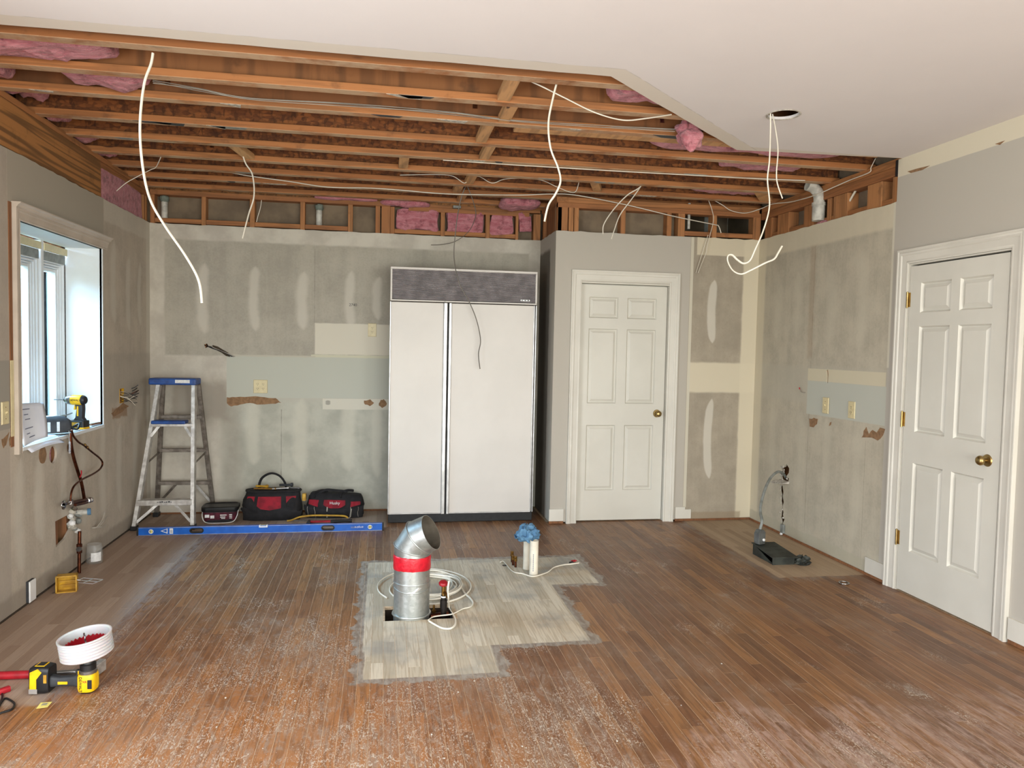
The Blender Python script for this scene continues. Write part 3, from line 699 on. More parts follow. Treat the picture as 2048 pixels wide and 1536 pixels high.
blk(1600, 366, 5, .22, w=.1)
p, q = PZ(1030, 262, ZJ+.002), PZ(1440, 293, ZJ+.002)
MB().box(p.x, XR-.1, 4.32, 4.40, ZJ+.012, ZJ+.032).build('strapping_board', M['block'], ceiling, bevel=.002, seg=1)
boxp(ceiling, 'strapping_board', M['block'], 2.42, 2.80, 4.36, 4.62, ZJ+.04, ZJ+.055)
s = random.Random(31)
for k in range(26):       # scraps of old ceiling board stuck under the flanges
    j = s.randrange(1, 8); xx = s.uniform(XL+.1, 2.2); L = s.uniform(.05, .22)
    MB().poly([[(xx, JY[j]+.004), (xx+L*.5, JY[j]+s.uniform(0, .012)), (xx+L, JY[j]+.008), (xx+L*.9, JY[j]+s.uniform(.03, .062)), (xx+L*.3, JY[j]+s.uniform(.02, .05))]], lambda u, v, d: (u, v, d), ZJ-.002, ZJ).build('board_scrap', M[s.choice(('gypedge', 'conduit', 'darkgrey'))], ceiling)
MB().lathe([(.078, 0), (.082, -.004), (.088, -.003), (.088, 0)], (2.052, 3.662, ZC), (0, 0, 1), 32).build('cut_hole_rim', M['gypedge'], ceiling)

# ================================================================= WINDOW
win = struct('window_1', (XL, (WY0+WY1)/2, WZ0)); XW = -2.165
def wp(name, m, *b, bevel=.002): return MB().box(*b).build(name, M[m], win, world=True, bevel=bevel, seg=1)
wp('jamb_liner', 'jamb', XW, XL+.006, WY1, WY1+.016, WZ0-.01, WZ1+.01); wp('jamb_liner', 'jamb', XW, XL+.006, WY0-.016, WY0, WZ0-.01, WZ1+.01)
wp('head_liner', 'jamb', XW, XL+.006, WY0, WY1, WZ1, WZ1+.016); wp('sill_board', 'jamb', XW-.03, XL+.012, WY0, WY1, WZ0-.022, WZ0)
ym = (WY0+WY1)/2+.17; ymid = 5.237
def sash(y0, y1, z0, z1):
    fr = MB()
    d = 0
    for k, (wd, xo) in enumerate(((.020, .0), (.016, .012), (.014, .022), (.022, .030))):
        a = MB(); y0_, y1_, z0_, z1_ = y0+d, y1-d, z0+d, z1-d; x1 = XW-.004-xo; x0 = XW-.075
        fr.box(x0, x1, y0_, y0_+wd-.003, z0_, z1_); fr.box(x0, x1, y1_-wd+.003, y1_, z0_, z1_)
        fr.box(x0, x1, y0_+wd, y1_-wd, z0_, z0_+wd-.003); fr.box(x0, x1, y0_+wd, y1_-wd, z1_-wd+.003, z1_); d += wd
    s_ = fr.build('sash', M['jamb'], win, world=True, bevel=.0015, seg=1)
    MB().box(XW-.073, XW-.069, y0+d, y1-d, z0+d, z1-d).build('pane', M['glass'], s_, world=True)
    MB().box(XW-.076, XW-.07, y0, y1, z0, z1).xf(Matrix()) 
sash(ymid+.02, WY1-.001, WZ0, 1.995); sash(WY0+.001, ymid-.02, WZ0, 1.995)
wp('mullion', 'jamb', XW-.07, XW+.012, ymid-.019, ymid+.019, WZ0, WZ1)
for a, b in ((WY0+.004, ymid-.022), (ymid+.022, WY1-.004)):
    sh = MB().box(XW-.004, XW+.018, a, b, 2.045, 2.092).build('shade_headrail', M['ivory'], win, world=True, bevel=.004)
    MB().box(XW-.02, XW+.002, a+.004, b-.004, 1.985, 2.044).build('shade_valance', M['conduit'], sh, world=True)
def sweep(parent, name, path, prof, m, close=False):
    """mitred moulding: path in local (x,z) along the inner edge, profile (offset outward, thickness toward the room = -y)"""
    n = len(path); rings = []
    for i, p in enumerate(path):
        p = Vector(p)
        def nrm(a, b): d = (Vector(b)-Vector(a)).normalized(); return Vector((-d.y, d.x))
        if i == 0: m_ = nrm(path[0], path[1])
        elif i == n-1: m_ = nrm(path[n-2], path[n-1])
        else:
            a, b = nrm(path[i-1], path[i]), nrm(path[i], path[i+1]); m_ = (a+b); m_ = m_/m_.dot(a)
        rings.append([(p.x+m_.x*o_, -t_, p.y+m_.y*o_) for o_, t_ in prof])
    return MB().loft(rings).build(name, M[m], parent, smooth=20)
CASE = [(0, -.005), (0, .010), (.008, .013), (.016, .011), (.050, .015), (.056, .020), (.066, .022), (.074, .020), (.080, .024), (.089, .024), (.091, .010), (.091, -.005)]
tr = struct('trim_1', (XL, WY0, WZ0), radians(90))          # window casing: left leg and head with a cap
CASE2 = [(o_*.82, t_) for o_, t_ in CASE]
W_ = WY1-WY0; H_ = WZ1-WZ0
sweep(tr, 'casing', [(0, -.03), (0, H_), (W_+.085, H_)], CASE2, 'oldtrim')
capp = [(.058, -.004), (.058, .018), (.066, .03), (.076, .034), (.084, .046), (.090, .046), (.090, -.004)]
MB().loft([[(xx, -t_, H_+o_) for o_, t_ in capp] for xx in (-.075, W_+.10)]).build('cap_moulding', M['oldtrim'], tr, smooth=20)
boxp(wall_left, 'raw_wood_edge', M['rawstrip'], XL-.004, XL+.004, WY0-.112, WY0-.080, .90, 2.19)
boxp(wall_left, 'primer_edge', M['ivory'], XL, XL+.005, WY0-.112, WY0-.078, .955, 1.36)

# ================================================================= DOORS
def door(name, origin, rz, w, h, rec, cols, rows, knob, hinges, label):
    d = struct(name, origin, rz); tag(d, label)
    rects = [rect(a, b, c, e) for a, b in cols for c, e in rows]
    sl = MB().poly([rect(.003, w-.003, .010, h-.004)]+rects, lambda u, v, q: (u, rec+q, v), 0, .035).build('door_slab', M['doorw'], d)
    for a, b in cols:
        for c, e in rows:
            rings = []
            for ins, dep in ((0, 0), (.009, .014), (.014, .015), (.036, .003), (.044, .003)):
                rings.append([(a+ins, rec+dep, c+ins), (b-ins, rec+dep, c+ins), (b-ins, rec+dep, e-ins), (a+ins, rec+dep, e-ins)])
            MB().loft(rings, False, True).build('door_panel', M['doorw'], sl)
    kx, kz = knob; kn = MB().lathe([(.0, .062), (.012, .061), (.022, .056), (.027, .046), (.026, .038), (.018, .030), (.010, .024), (.010, .008), (.030, .006), (.034, .0)], (kx, rec, kz), (0, -1, 0), 24).build('knob', M['brass'], d, smooth=40)
    for hz in hinges:
        hb = MB(); hb.cyl((-.006, -.010, hz-.045), (-.006, -.010, hz+.045), .007, 10)
        for q in (-.047, .047): hb.lathe([(0, -.004), (.006, -.003), (.006, .003), (0, .005)], (-.006, -.010, hz+q), (0, 0, 1), 10)
        hb.box(-.006, .014, -.004, .001, hz-.044, hz+.044); hb.build('hinge', M['brass'], d, smooth=40)
    return d
dk = (6.126/6.106)
door('door_1', (1.628, YP, 0), 0, .788, 2.032, .05, [(.092, .348), (.430, .692)], [(.268, .833), (1.019, 1.657), (1.747, 1.925)], (.722, .935), [], 'white six-panel pantry door with brass knob in the stripped wall')
j1 = struct('trim_2', (PD0, YP, 0)); W_ = PD1-PD0
sweep(j1, 'casing', [(.010, 0), (.010, 2.052), (W_-.010, 2.052), (W_-.010, 0)], CASE, 'white')
jm = MB(); jm.box(-.002, .003, .0, .10, 0, 2.045); jm.box(W_-.003, W_+.002, .0, .10, 0, 2.045); jm.box(.003, W_-.003, .0, .10, 2.036, 2.045); jm.build('jamb', M['white'], j1)
st = MB(); st.box(.003, .015, .088, .11, 0, 2.036); st.box(W_-.015, W_-.003, .088, .11, 0, 2.036); st.box(.015, W_-.015, .088, .11, 2.02, 2.036); st.box(0, W_, .11, .12, -.02, 2.04); st.build('door_backing', M['white'], j1)  # stops plus a plain sheet closing the doorway behind the door
door('door_2', (XR, 4.159, 0), radians(-90), .752, 2.036, -.002, [(.100, .347), (.414, .648)], [(.269, .822), (1.013, 1.662), (1.744, 1.927)], (.667, .924), [.335, 1.083, 1.827], 'white six-panel side door with brass knob and three hinges')
j2 = struct('trim_3', (XR, RD1, 0), radians(-90)); W_ = RD1-RD0
sweep(j2, 'casing', [(-.004, 0), (-.004, 2.052), (W_+.004, 2.052), (W_+.004, 0)], CASE, 'white')
jm = MB(); jm.box(-.002, .004, -.004, .10, 0, 2.045); jm.box(W_-.004, W_+.002, -.004, .10, 0, 2.045); jm.box(.004, W_-.004, -.004, .10, 2.042, 2.05); jm.build('jamb', M['white'], j2)
MB().box(0, W_, .05, .06, -.02, 2.05).build('door_backing', M['fridgedark'], j2)  # dark sheet closing the whole doorway behind the door

# ---------------- baseboard ends left beside the casings, bare plate edges along the floor
def bboard(name, loc, rz, w, h=.125, lip=True):
    b = struct(name, loc, rz)
    MB().poly([[(0, .022), (w, .022), (w, h*.83)]+([(w*.62, h*.83), (w*.62, h)] if lip else [(w, h)])+[(0, h)]], lambda u, v, q: (u, q, v), -.014, 0).build('baseboard_board', M['white'], b, bevel=.002, seg=1)
    MB().box(0, w, -.008, 0, .001, .022).build('plate_edge', M['rawstrip'], b)
bboard('baseboard_pantry_end', (XP-.008, YP, 0), 0, .125, lip=False); bboard('baseboard_pantry', (2.522, YP, 0), 0, .145)
bboard('baseboard_right', (XR, 4.458, 0), radians(-90), .195, lip=False); bboard('baseboard_right_front', (XR, 3.295, 0), radians(-90), .11, .135, False)
MB().box(2.667, XR, YP-.007, YP, .001, .018).build('plate_edge', M['rawstrip'], wall_pantry)
MB().box(XR-.007, XR, 4.46, YP, .001, .018).build('plate_edge', M['rawstrip'], wall_right)
MB().box(XL, XL+.005, 2.3, YB, .0, .010).build('plate_edge', M['subfloor'], wall_left)
MB().box(XL, .05, YB-.006, YB, .0, .014).build('plate_edge', M['rawstrip'], wall_back)
tag(MB().box(-60, 60, -60, 60, -.6, -.55).build('lawn', M['lawn']), 'green lawn outside around the house', 'lawn', kind='stuff')
# ================================================================= REFRIGERATOR
fr = thing('refrigerator', 'tall white built-in side-by-side refrigerator with louvred top grille', 'refrigerator', (.667, 6.203, 0))
def fb(name, m, *b, bevel=.003, parent=fr): return MB().box(*b).build(name, M[m], parent, world=True, bevel=bevel)
YF = 6.203
fb('body', 'fridgeside', .066, 1.272, YF+.05, 6.675, .075, 2.10)
fb('toe_kick', 'kick', .060, 1.278, YF+.004, YF+.06, .002, .074)
d1 = fb('freezer_door', 'fridgew', .062, .512, YF+.008, YF+.049, .080, 1.838)
fb('edge_trim', 'fridgetrim', .053, .064, YF-.002, YF+.049, .074, 1.842, parent=d1)
fb('handle_rail', 'fridgetrim', .494, .527, YF-.014, YF+.049, .070, 1.842, bevel=.006, parent=d1)
d2 = fb('refrigerator_door', 'fridgew', .556, 1.270, YF+.008, YF+.049, .080, 1.838)
fb('handle_rail', 'fridgetrim', .538, .562, YF-.012, YF+.049, .070, 1.842, bevel=.005, parent=d2)
fb('edge_trim', 'fridgetrim', 1.258, 1.266, YF-.002, YF+.049, .076, 1.842, parent=d2)
fb('edge_trim', 'fridgetrim', 1.274, 1.284, YF-.002, YF+.049, .074, 1.842, parent=d2)
fb('bottom_trim', 'fridgetrim', .562, 1.262, YF, YF+.049, .072, .082, parent=d2); fb('bottom_trim', 'fridgetrim', .062, .496, YF, YF+.049, .072, .082, parent=d1)
fb('door_gap', 'fridgedark', .512, .552, YF+.03, YF+.052, .078, 1.842)
gr = fb('grille_back', 'fridgedark', .062, 1.276, YF+.03, YF+.05, 1.846, 2.116)
for a, b, c, e in ((.055, 1.283, 2.106, 2.124), (.055, 1.283, 1.846, 1.858), (.055, .070, 1.858, 2.106), (1.268, 1.283, 1.858, 2.106)):
    fb('grille_frame', 'fridgew', a, b, YF-.004, YF+.045, c, e, parent=gr)
for k in range(22):
    z = 1.864+k*.0111
    MB().bar((.070, YF+.012, z+.0035), (1.268, YF+.012, z+.0035), .014, .0042, up=(0, .35, 1)).build('louver', M['slat'], gr, world=True)
fb('badge', 'fridgetrim', 1.14, 1.22, YF-.008, YF-.002, 1.874, 1.886, bevel=.001, parent=gr)
for k in range(3): fb('badge_mark', 'fridgedark', 1.146+k*.026, 1.160+k*.026, YF-.0095, YF-.008, 1.877, 1.883, bevel=0, parent=gr)
fb('screw', 'fridgedark', .5, .506, YF-.004, YF, 1.848, 1.853, bevel=0)

# ================================================================= STEP LADDER
lad = thing('step_ladder', 'paint-worn aluminium step ladder with blue top cap in the corner', 'ladder', (-1.66, 6.40, 0))
zt = PY(350, 756, 6.37).z
tl, trr = PY(318, 775, 6.33), PY(388, 775, 6.33)
FL_, FR_ = Vector((-1.893, 6.155, .02)), Vector((-1.462, 6.155, .02))
BL_, BR_ = Vector((-1.862, 6.625, .02)), Vector((-1.405, 6.625, .02))
tl.z = trr.z = zt-.055
btl, btr = Vector((tl.x+.005, 6.42, zt-.05)), Vector((trr.x+.012, 6.42, zt-.05))
def lb(name, p, q, w_, h_, m='alu', up=(0, 1, 0), parent=lad, bev=.002): return MB().bar(p, q, w_, h_, up).build(name, M[m], parent, world=True, bevel=bev, seg=1)
ra = lb('front_rail', tl, FL_, .030, .062); rb = lb('front_rail', trr, FR_, .030, .062)
rc = lb('rear_rail', btl, BL_, .034, .03, 'aluback'); rd = lb('rear_rail', btr, BR_, .034, .03, 'aluback')
for p, par in ((FL_, ra), (FR_, rb), (BL_, rc), (BR_, rd)): MB().box(p.x-.022, p.x+.022, p.y-.038, p.y+.03, .0, .035).build('rubber_foot', M['black'], par, world=True, bevel=.004)
cx0, cx1 = PY(303, 760, 6.37).x, PY(397, 760, 6.37).x
cap = MB().box(cx0, cx1, 6.285, 6.46, zt-.052, zt).build('top_cap', M['bluecap'], lad, world=True, bevel=.010)
MB().box(cx0+.20, cx0+.31, 6.2835, 6.288, zt-.036, zt-.01).build('paint_smear', M['sticker'], cap, world=True)
at = lambda p, q, z: p+(q-p)*((z-p.z)/(q.z-p.z))
def step(z, name='step', m='alu', dep=.085):
    a, b = at(tl, FL_, z), at(trr, FR_, z)
    return MB().box(a.x, b.x, a.y-dep/2, a.y+dep/2, z-.012, z+.012).build(name, M[m], lad, world=True, bevel=.003)
zs1 = PY(340, 850, 6.25).z; zs2 = PY(340, 1004, 6.17).z
s1 = step(zs1); s2 = MB().box(at(tl, FL_, zs2).x, at(trr, FR_, zs2).x, 6.13, 6.22, zs2-.02, zs2+.022).build('step', M['alu'], lad, world=True, bevel=.003)
for k_ in range(7): MB().box(at(tl, FL_, zs2).x+.15+k_*.016, at(tl, FL_, zs2).x+.161+k_*.016+.003*(k_ % 2), 6.1292, 6.1302, zs2+.004, zs2+.009+.003*(k_ % 3)).build('stamp_mark', M['darkgrey'], s2, world=True)
a, b = at(tl, FL_, zs1), at(trr, FR_, zs1)
MB().box(a.x+.005, b.x-.05, a.y-.058, a.y+.05, zs1+.008, zs1+.036).build('tread_cover', M['bluecap'], s1, world=True, bevel=.008)
for z in (PY(360, 833, 6.5).z, PY(360, 900, 6.53).z, PY(360, 966, 6.57).z):
    a, b = at(btl, BL_, z), at(btr, BR_, z); lb('rear_rung', a, b, .03, .034, 'aluback')
def dbar(p, q, m='alu', r=.007): MB().bar(p, q, .020, .006, (0, 1, 0)).build('brace', M[m], lad, world=True)
A = at(tl, FL_, zs2); Bq = at(trr, FR_, zs2)
dbar(A+Vector((.14, -.02, -.018)), at(tl, FL_, .06)+Vector((.012, -.02, 0))); dbar(Bq+Vector((-.13, -.02, -.018)), at(trr, FR_, .06)+Vector((-.012, -.02, 0)))
A = at(tl, FL_, zs1); Bq = at(trr, FR_, zs1)
dbar(A+Vector((.06, -.03, -.008)), at(tl, FL_, zs1-.09)+Vector((.012, -.03, 0))); dbar(Bq+Vector((-.06, -.03, -.008)), at(trr, FR_, zs1-.09)+Vector((-.012, -.03, 0)))
zz = PY(360, 966, 6.57).z
dbar(at(btl, BL_, zz)+Vector((.15, 0, 0)), at(btl, BL_, .10), 'aluback'); dbar(at(btr, BR_, zz)+Vector((-.13, 0, 0)), at(btr, BR_, .10), 'alu')
for p, q, r0, r1 in ((tl, FL_, btl, BL_), (trr, FR_, btr, BR_)):
    lb('spreader', at(p, q, .50), at(r0, r1, .56), .006, .018, 'aluback', (0, 0, 1))

# ================================================================= SPIRIT LEVEL
yl = 5.976; lx0, lx1, lh = -1.818, .022, .061
lev = thing('spirit_level', 'long blue box-beam spirit level standing on the floor along the wall', 'level', (-.9, yl, 0))
def lx(a): return PY(a, 1060, yl).x
def oval(c, hw, hh, n=8, zc=lh/2): return [(c+s_*(hw-hh)+hh*cos(t_), zc+hh*sin(t_)) for s_, t0 in ((1, -pi/2), (-1, pi/2)) for t_ in [t0+pi*k/n for k in range(n+1)]]
V0, V1, G0, G1, CV = lx(303), lx(740), lx(394), lx(656), lx(527)
lb_ = MB().poly([rect(lx0+.008, lx1-.008, 0, lh), circ(V0, lh/2, .0165, 20), circ(V1, lh/2, .0165, 20), oval(G0, .048, .017), oval(G1, .048, .017)], lambda u, v, q: (u, yl+q, v), -.012, .012)
beam = lb_.build('beam', M['bluelev'], lev, world=True, smooth=20, bevel=.001, seg=1)
for z in (.0015, lh-.0035): MB().box(lx0+.009, lx1-.009, yl-.0128, yl+.0128, z, z+.002).build('milled_edge', M['alu'], lev, world=True)
for a, b in ((lx0-.002, lx0+.012), (lx1-.012, lx1+.002)): MB().box(a, b, yl-.0145, yl+.0145, -.0, lh+.001).build('end_cap', M['black'], lev, world=True, bevel=.003)
for c in (V0, V1):
    v = MB().lathe([(.0168, 0), (.0168, .003), (.0125, .0035), (.0125, -.003)], (c, yl-.011, lh/2), (0, -1, 0), 24).build('vial_ring', M['whitepl'], lev, world=True, smooth=40)
    MB().cyl((c, yl-.004, lh/2-.012), (c, yl-.004, lh/2+.012), .006, 12).build('vial', M['note'], v, world=True, smooth=40)
    MB().cyl((c, yl+.004, lh/2), (c, yl+.008, lh/2), .0165, 20).build('vial_back', M['conduit'], v, world=True)
for c in (G0, G1): MB().poly([oval(c, .052, .021), oval(c, .042, .012)], lambda u, v, q: (u, yl+q, v), -.0155, .0145).build('grip_ring', M['black'], lev, world=True, bevel=.0015, seg=1)
cv = MB().poly([[(CV-.032, lh+.0015), (CV-.032, lh-.016), (CV+.032, lh-.016), (CV+.032, lh+.0015), (CV+.022, lh+.0015), (CV+.022, lh-.007), (CV-.022, lh-.007), (CV-.022, lh+.0015)]], lambda u, v, q: (u, yl+q, v), -.0145, .0145).build('centre_vial_holder', M['whitepl'], lev, world=True)
MB().cyl((CV-.02, yl, lh-.004), (CV+.02, yl, lh-.004), .0055, 12).build('vial', M['note'], cv, world=True, smooth=40)
MB().box(lx(340), lx(347), yl-.0128, yl-.0118, .010, .052).build('barcode_sticker', M['sticker'], lev, world=True)
for k in range(6): MB().box(lx(341.3), lx(345.8), yl-.0133, yl-.0128, .018+k*.004, .020+k*.004).build('barcode_line', M['ink'], lev, world=True)
tx = lx(322); MB().poly([[(tx, .033), (tx+.05, .052), (tx+.05, .012)], [(tx+.012, .033), (tx+.044, .020), (tx+.044, .046)]], lambda u, v, q: (u, yl+q, v), -.0128, -.0119).build('triangle_mark', M['sticker'], lev, world=True)
flip = Matrix.Rotation(pi/2, 4, 'X') @ Matrix.Rotation(pi, 4, 'Z')
text('empire', .024, 'printed_word', M['sticker'], lev, Matrix.Translation((lx(718), yl-.0124, lh/2)) @ flip, True)
for k_ in range(4): MB().box(lx(702)+k_*.010, lx(702)+k_*.010+.007, yl-.0128, yl-.0119, lh/2-.006, lh/2+.005).build('faded_print', M['ink'], lev, world=True)

# ================================================================= TUB, TOOL BAGS, SAW, HAMMER
tub = thing('plastic_tub', 'small maroon-labelled plastic tub with black lid beside the tool bags', 'tub', (-1.305, 6.42, 0), radians(4))
def rrect(w_, d_, r, z, n=5): return [((sx*(w_/2-r))+r*cos(a), (sy*(d_/2-r))+r*sin(a), z) for sx, sy, a0 in ((1, 1, 0), (-1, 1, pi/2), (-1, -1, pi), (1, -1, 1.5*pi)) for a in [a0+pi/2*k/n for k in range(n+1)]]
MB().loft([rrect(.225, .155, .03, 0), rrect(.235, .165, .03, .01), rrect(.262, .19, .035, .098)]).build('bucket', M['darkgrey'], tub, smooth=40)
MB().loft([rrect(.242, .166, .032, .016), rrect(.264, .1915, .036, .088)], False, False).build('printed_wrap', M['plum'], tub, smooth=40)
ld = MB().loft([rrect(.278, .205, .04, .094), rrect(.286, .212, .042, .104), rrect(.286, .212, .042, .128), rrect(.262, .19, .036, .134), rrect(.25, .178, .034, .127)]).build('lid', M['black'], tub, smooth=40)
MB().tube(crom([(-.138, -.03, .092), (-.132, -.085, .05), (-.10, -.104, .010), (0, -.108, .004), (.10, -.104, .010), (.132, -.085, .05), (.138, -.03, .092)]), .0038, 8).build('bail_handle', M['whitepl'], tub, smooth=60)
for k, (a, z, w_) in enumerate(((-.095, .060, .034), (-.055, .052, .030), (.030, .066, .05), (.025, .050, .04), (.028, .038, .03), (.086, .068, .022), (.086, .054, .022), (.086, .040, .022))):
    MB().box(a-w_/2, a+w_/2, -.0975+.012*(1-z/.08), -.0905, z-.004 if k > 1 else z-.012, z+.003 if k > 1 else z+.012).build('label_print', M['sticker'], tub)

def bag(name, label, loc, w_, d_, h_, seed, rz=0, slump=0):
    b = thing(name, label, 'tool bag', loc, rz); n = 40; Z = [0, .012, .05, .10, .15, .2, .25, .30]; Z = [z*h_/.30 for z in Z]
    def pt(th, z, off=0):
        q = z/h_; fw = (1.0+.05*sin(pi*q)-.16*max(0, q-.55)**1.1); fd = (1.0+.10*sin(pi*q)-.60*max(0, q-.35))
        c, s_ = cos(th), sin(th); ex = .55
        x_ = (abs(c)**ex)*(1 if c > 0 else -1)*w_/2*fw; y_ = (abs(s_)**ex)*(1 if s_ > 0 else -1)*d_/2*fd
        nz = mnoise.noise(Vector((x_*9+seed, y_*9, z*11)))*.016+mnoise.noise(Vector((x_*25+seed, y_*25, z*25)))*.006
        r = 1+nz/.15+off/.14
        zz = z*(1-slump*(x_/w_+.5)*q)
        return (x_*r, y_*r, zz)
    MB().loft([[pt(2*pi*i/n, z) for i in range(n)] for z in Z]).build('bag_body', M['bagblk'], b, smooth=70)
    def panel(nm, th0, th1, z0f, z1f, m, off, k=14, kz=6):
        rings = [[pt(th0+(th1-th0)*i/k, z0f(i/k)+(z1f(i/k)-z0f(i/k))*j/kz, off) for i in range(k+1)] for j in range(kz+1)]
        return MB().loft(rings, False, False, False).build(nm, M[m], b, smooth=70)
    return b, pt, panel
b1, pt1, pan1 = bag('tool_bag', 'larger open black and red tool bag with its handle standing up', (-.905, 6.51, 0), .45, .24, .235, 3.1)
pan1('red_panel', radians(222), radians(318), lambda q: .115+.055*abs(q-.5)*2-.03*cos((q-.5)*9), lambda q: .195, 'bagred', .005)
for k in (0, 1): pan1('strap', radians(250+k*28), radians(257+k*30), lambda q: .02, lambda q: .20, 'bagblk', .009, 4)
pan1('front_pocket', radians(212), radians(328), lambda q: .002, lambda q: .095+.02*sin(q*12), 'bagblk', .018)
MB().tube(crom([(-.10, .02, .22), (-.115, .02, .27), (-.09, .02, .335), (-.02, .02, .372), (.05, .02, .35), (.095, .02, .29), (.11, .02, .22)]), .013, 10, .55).build('carry_handle', M['bagblk'], b1, smooth=60)
rim = MB(); rim.tube([pt1(2*pi*i/36, .232, .004) for i in range(37)], .007, 8); rim.build('mouth_rim', M['bagblk'], b1, smooth=60)
for k, (p, q, m_, r_) in enumerate((((-.15, -.03, .252), (.02, -.04, .250), 'oldbrass', .008), ((.0, -.05, .252), (.12, -.03, .254), 'steel', .007), ((.10, .0, .252), (.21, -.02, .250), 'steel', .006), ((-.14, .02, .264), (-.05, -.02, .268), 'olive', .009), ((.05, .03, .268), (.15, .01, .274), 'darkgrey', .010))):
    tl_ = MB(); tl_.cyl(p, q, r_, 10); tl_.lathe([(0, -.006), (r_*1.7, -.004), (r_*1.7, .012), (0, .016)], q, Vector(q)-Vector(p), 10)
    o = tl_.build('hand_tool', M[m_], None, smooth=40); o.matrix_world = M4((-.905, 6.51, 0)); MW[o.name] = o.matrix_world.copy()
    tag(o, ['brass-coloured rod tool lying in the open bag mouth', 'slim steel tool lying in the open bag mouth', 'steel tool poking out at the bag end', 'yellow-handled tool in the open bag', 'dark-handled tool in the open bag'][k], 'tool')
tp = thing('tape_measure', 'small yellow and steel tape clipped to the end of the open tool bag', 'tape measure', (-.640, 6.44, .155))
MB().loft([rrect(.03, .05, .008, 0), rrect(.034, .054, .01, .03), rrect(.03, .05, .008, .058)]).build('case', M['olive'], tp, smooth=40)
MB().cyl((-.018, 0, .03), (.018, 0, .03), .02, 16).build('hub', M['darkgrey'], tp, smooth=40)
b2, pt2, pan2 = bag('tool_bag', 'smaller closed black and red tool bag nearest the refrigerator', (-.385, 6.545, 0), .46, .22, .205, 8.7, radians(-3), .12)
pan2('red_panel', radians(261.5), radians(278.5), lambda q: .120-.032*cos((q-.5)*3.0), lambda q: .158, 'bagred', .012)
pan2('red_panel', radians(220), radians(252), lambda q: .118-.02*q, lambda q: .155, 'bagred', .008)
pan2('red_panel', radians(288), radians(320), lambda q: .098+.02*q, lambda q: .148, 'bagred', .008)
pan2('front_pocket', radians(208), radians(332), lambda q: .002, lambda q: .115-.03*cos((q-.5)*3.2), 'bagblk', .016)
for k in range(5): pan2('stitching', radians(226+k*20), radians(227+k*20), lambda q: .01, lambda q: .10, 'wire', .020, 2)
for s_ in (-.12, .10):
    MB().tube(crom([(s_-.05, -.085, .17), (s_-.045, -.05, .205), (s_, -.0, .215), (s_+.045, .04, .205)]), .012, 8, .5).build('strap', M['bagblk'], b2, smooth=60)
MB().tube(crom([(-.14, -.03, .20), (-.08, -.03, .226), (.0, -.03, .222), (.10, -.03, .212)]), .012, 8, .6).build('carry_handle', M['bagblk'], b2, smooth=60)
MB().tube([pt2(radians(185), z) for z in (.06, .1, .14, .18)], .005, 6).build('zip', M['darkgrey'], b2)
text('Husky', .034, 'printed_word', M['sticker'], b2, Matrix.Translation((.005, -.133, .132)) @ Matrix.Rotation(radians(82), 4, 'X'))
yq = 6.355
sw = thing('hacksaw', 'yellow bow-framed hacksaw leaning in front of the tool bags', 'saw', (-.5, yq, 0))
bow = [PY(a, b, yq-.02) for a, b in ((574, 1044), (584, 1040), (600, 1034), (625, 1031), (660, 1031), (688, 1032), (696, 1036))]
bow = [Vector((p.x, p.y, max(p.z, .006))) for p in bow]
MB().tube(crom(bow), .0075, 10).build('bow_frame', M['olive'], sw, world=True, smooth=60)
MB().tube([bow[-1], PY(701, 1034, yq-.02), PY(703, 1018, yq-.02)], .004, 8).build('wing_nut_bolt', M['wire'], sw, world=True, smooth=60)
MB().bar(bow[0]+Vector((0, 0, .004)), PY(698, 1045, yq-.02), .001, .010, (0, 0, 1)).build('blade', M['steel'], sw, world=True)
hm = thing('hammer', 'red and black gripped hammer lying behind the blue level', 'hammer', (-.35, 6.215, 0))
p, q = PY(618, 1044, 6.215), PY(704, 1041, 6.215); p.z, q.z = .022, .024
mid = p+(q-p)*.5
MB().tube([p, p+(mid-p)*.5, mid], .0105, 10, .8).build('shaft', M['redpl'], hm, world=True, smooth=60)
MB().tube([mid, mid+(q-mid)*.2, mid+(q-mid)*.7, q], [.012, .014, .0125, .015], 12).build('grip', M['black'], hm, world=True, smooth=60)
hd = MB(); hd.cyl(p+Vector((0, -.045, 0)), p+Vector((0, .02, 0)), .014, 14); hd.cyl(p+Vector((0, -.06, 0)), p+Vector((0, -.045, 0)), .017, 14); hd.bar(p+Vector((0, .02, 0)), p+Vector((0, .085, -.012)), .026, .014, (0, 0, 1), .03, .004)
hd.build('head', M['darkgrey'], hm, world=True, smooth=40)

# ================================================================= DUCT IN THE FLOOR CUT-OUT
def mitred(P, r, n=48, lip=0):
    P = [Vector(p) for p in P]; dirs = [(P[i+1]-P[i]).normalized() for i in range(len(P)-1)]; segs = []
    side = dirs[0].orthogonal().normalized(); fr_ = []
    for i, d in enumerate(dirs):
        a = side-d*side.dot(d); a.normalize(); side = a; fr_.append((a, d.cross(a)))
    for i, d in enumerate(dirs):
        a, b = fr_[i]; rings = []
        for k in (i, i+1):
            if k == 0 or k == len(P)-1: nrm = d
            else: nrm = (dirs[k-1]+dirs[k]).normalized()
            ring = []
            for j in range(n):
                q = a*(r*cos(2*pi*j/n))+b*(r*sin(2*pi*j/n)); ring.append(P[k]+q-d*(q.dot(nrm)/d.dot(nrm)))
            rings.append(ring)
        segs.append(rings)
    return segs
DX, DY, DR = .172, 4.063, .098
duct = thing('duct_elbow', 'galvanised steel duct elbow with red tape rising from the floor cut-out', 'duct', (DX, DY, 0))
z1 = PY(826, 1096, DY).z
hv = Vector((cos(radians(-24)), sin(radians(-24)), 0))
def dirv(a): return hv*sin(radians(a))+Vector((0, 0, cos(radians(a))))
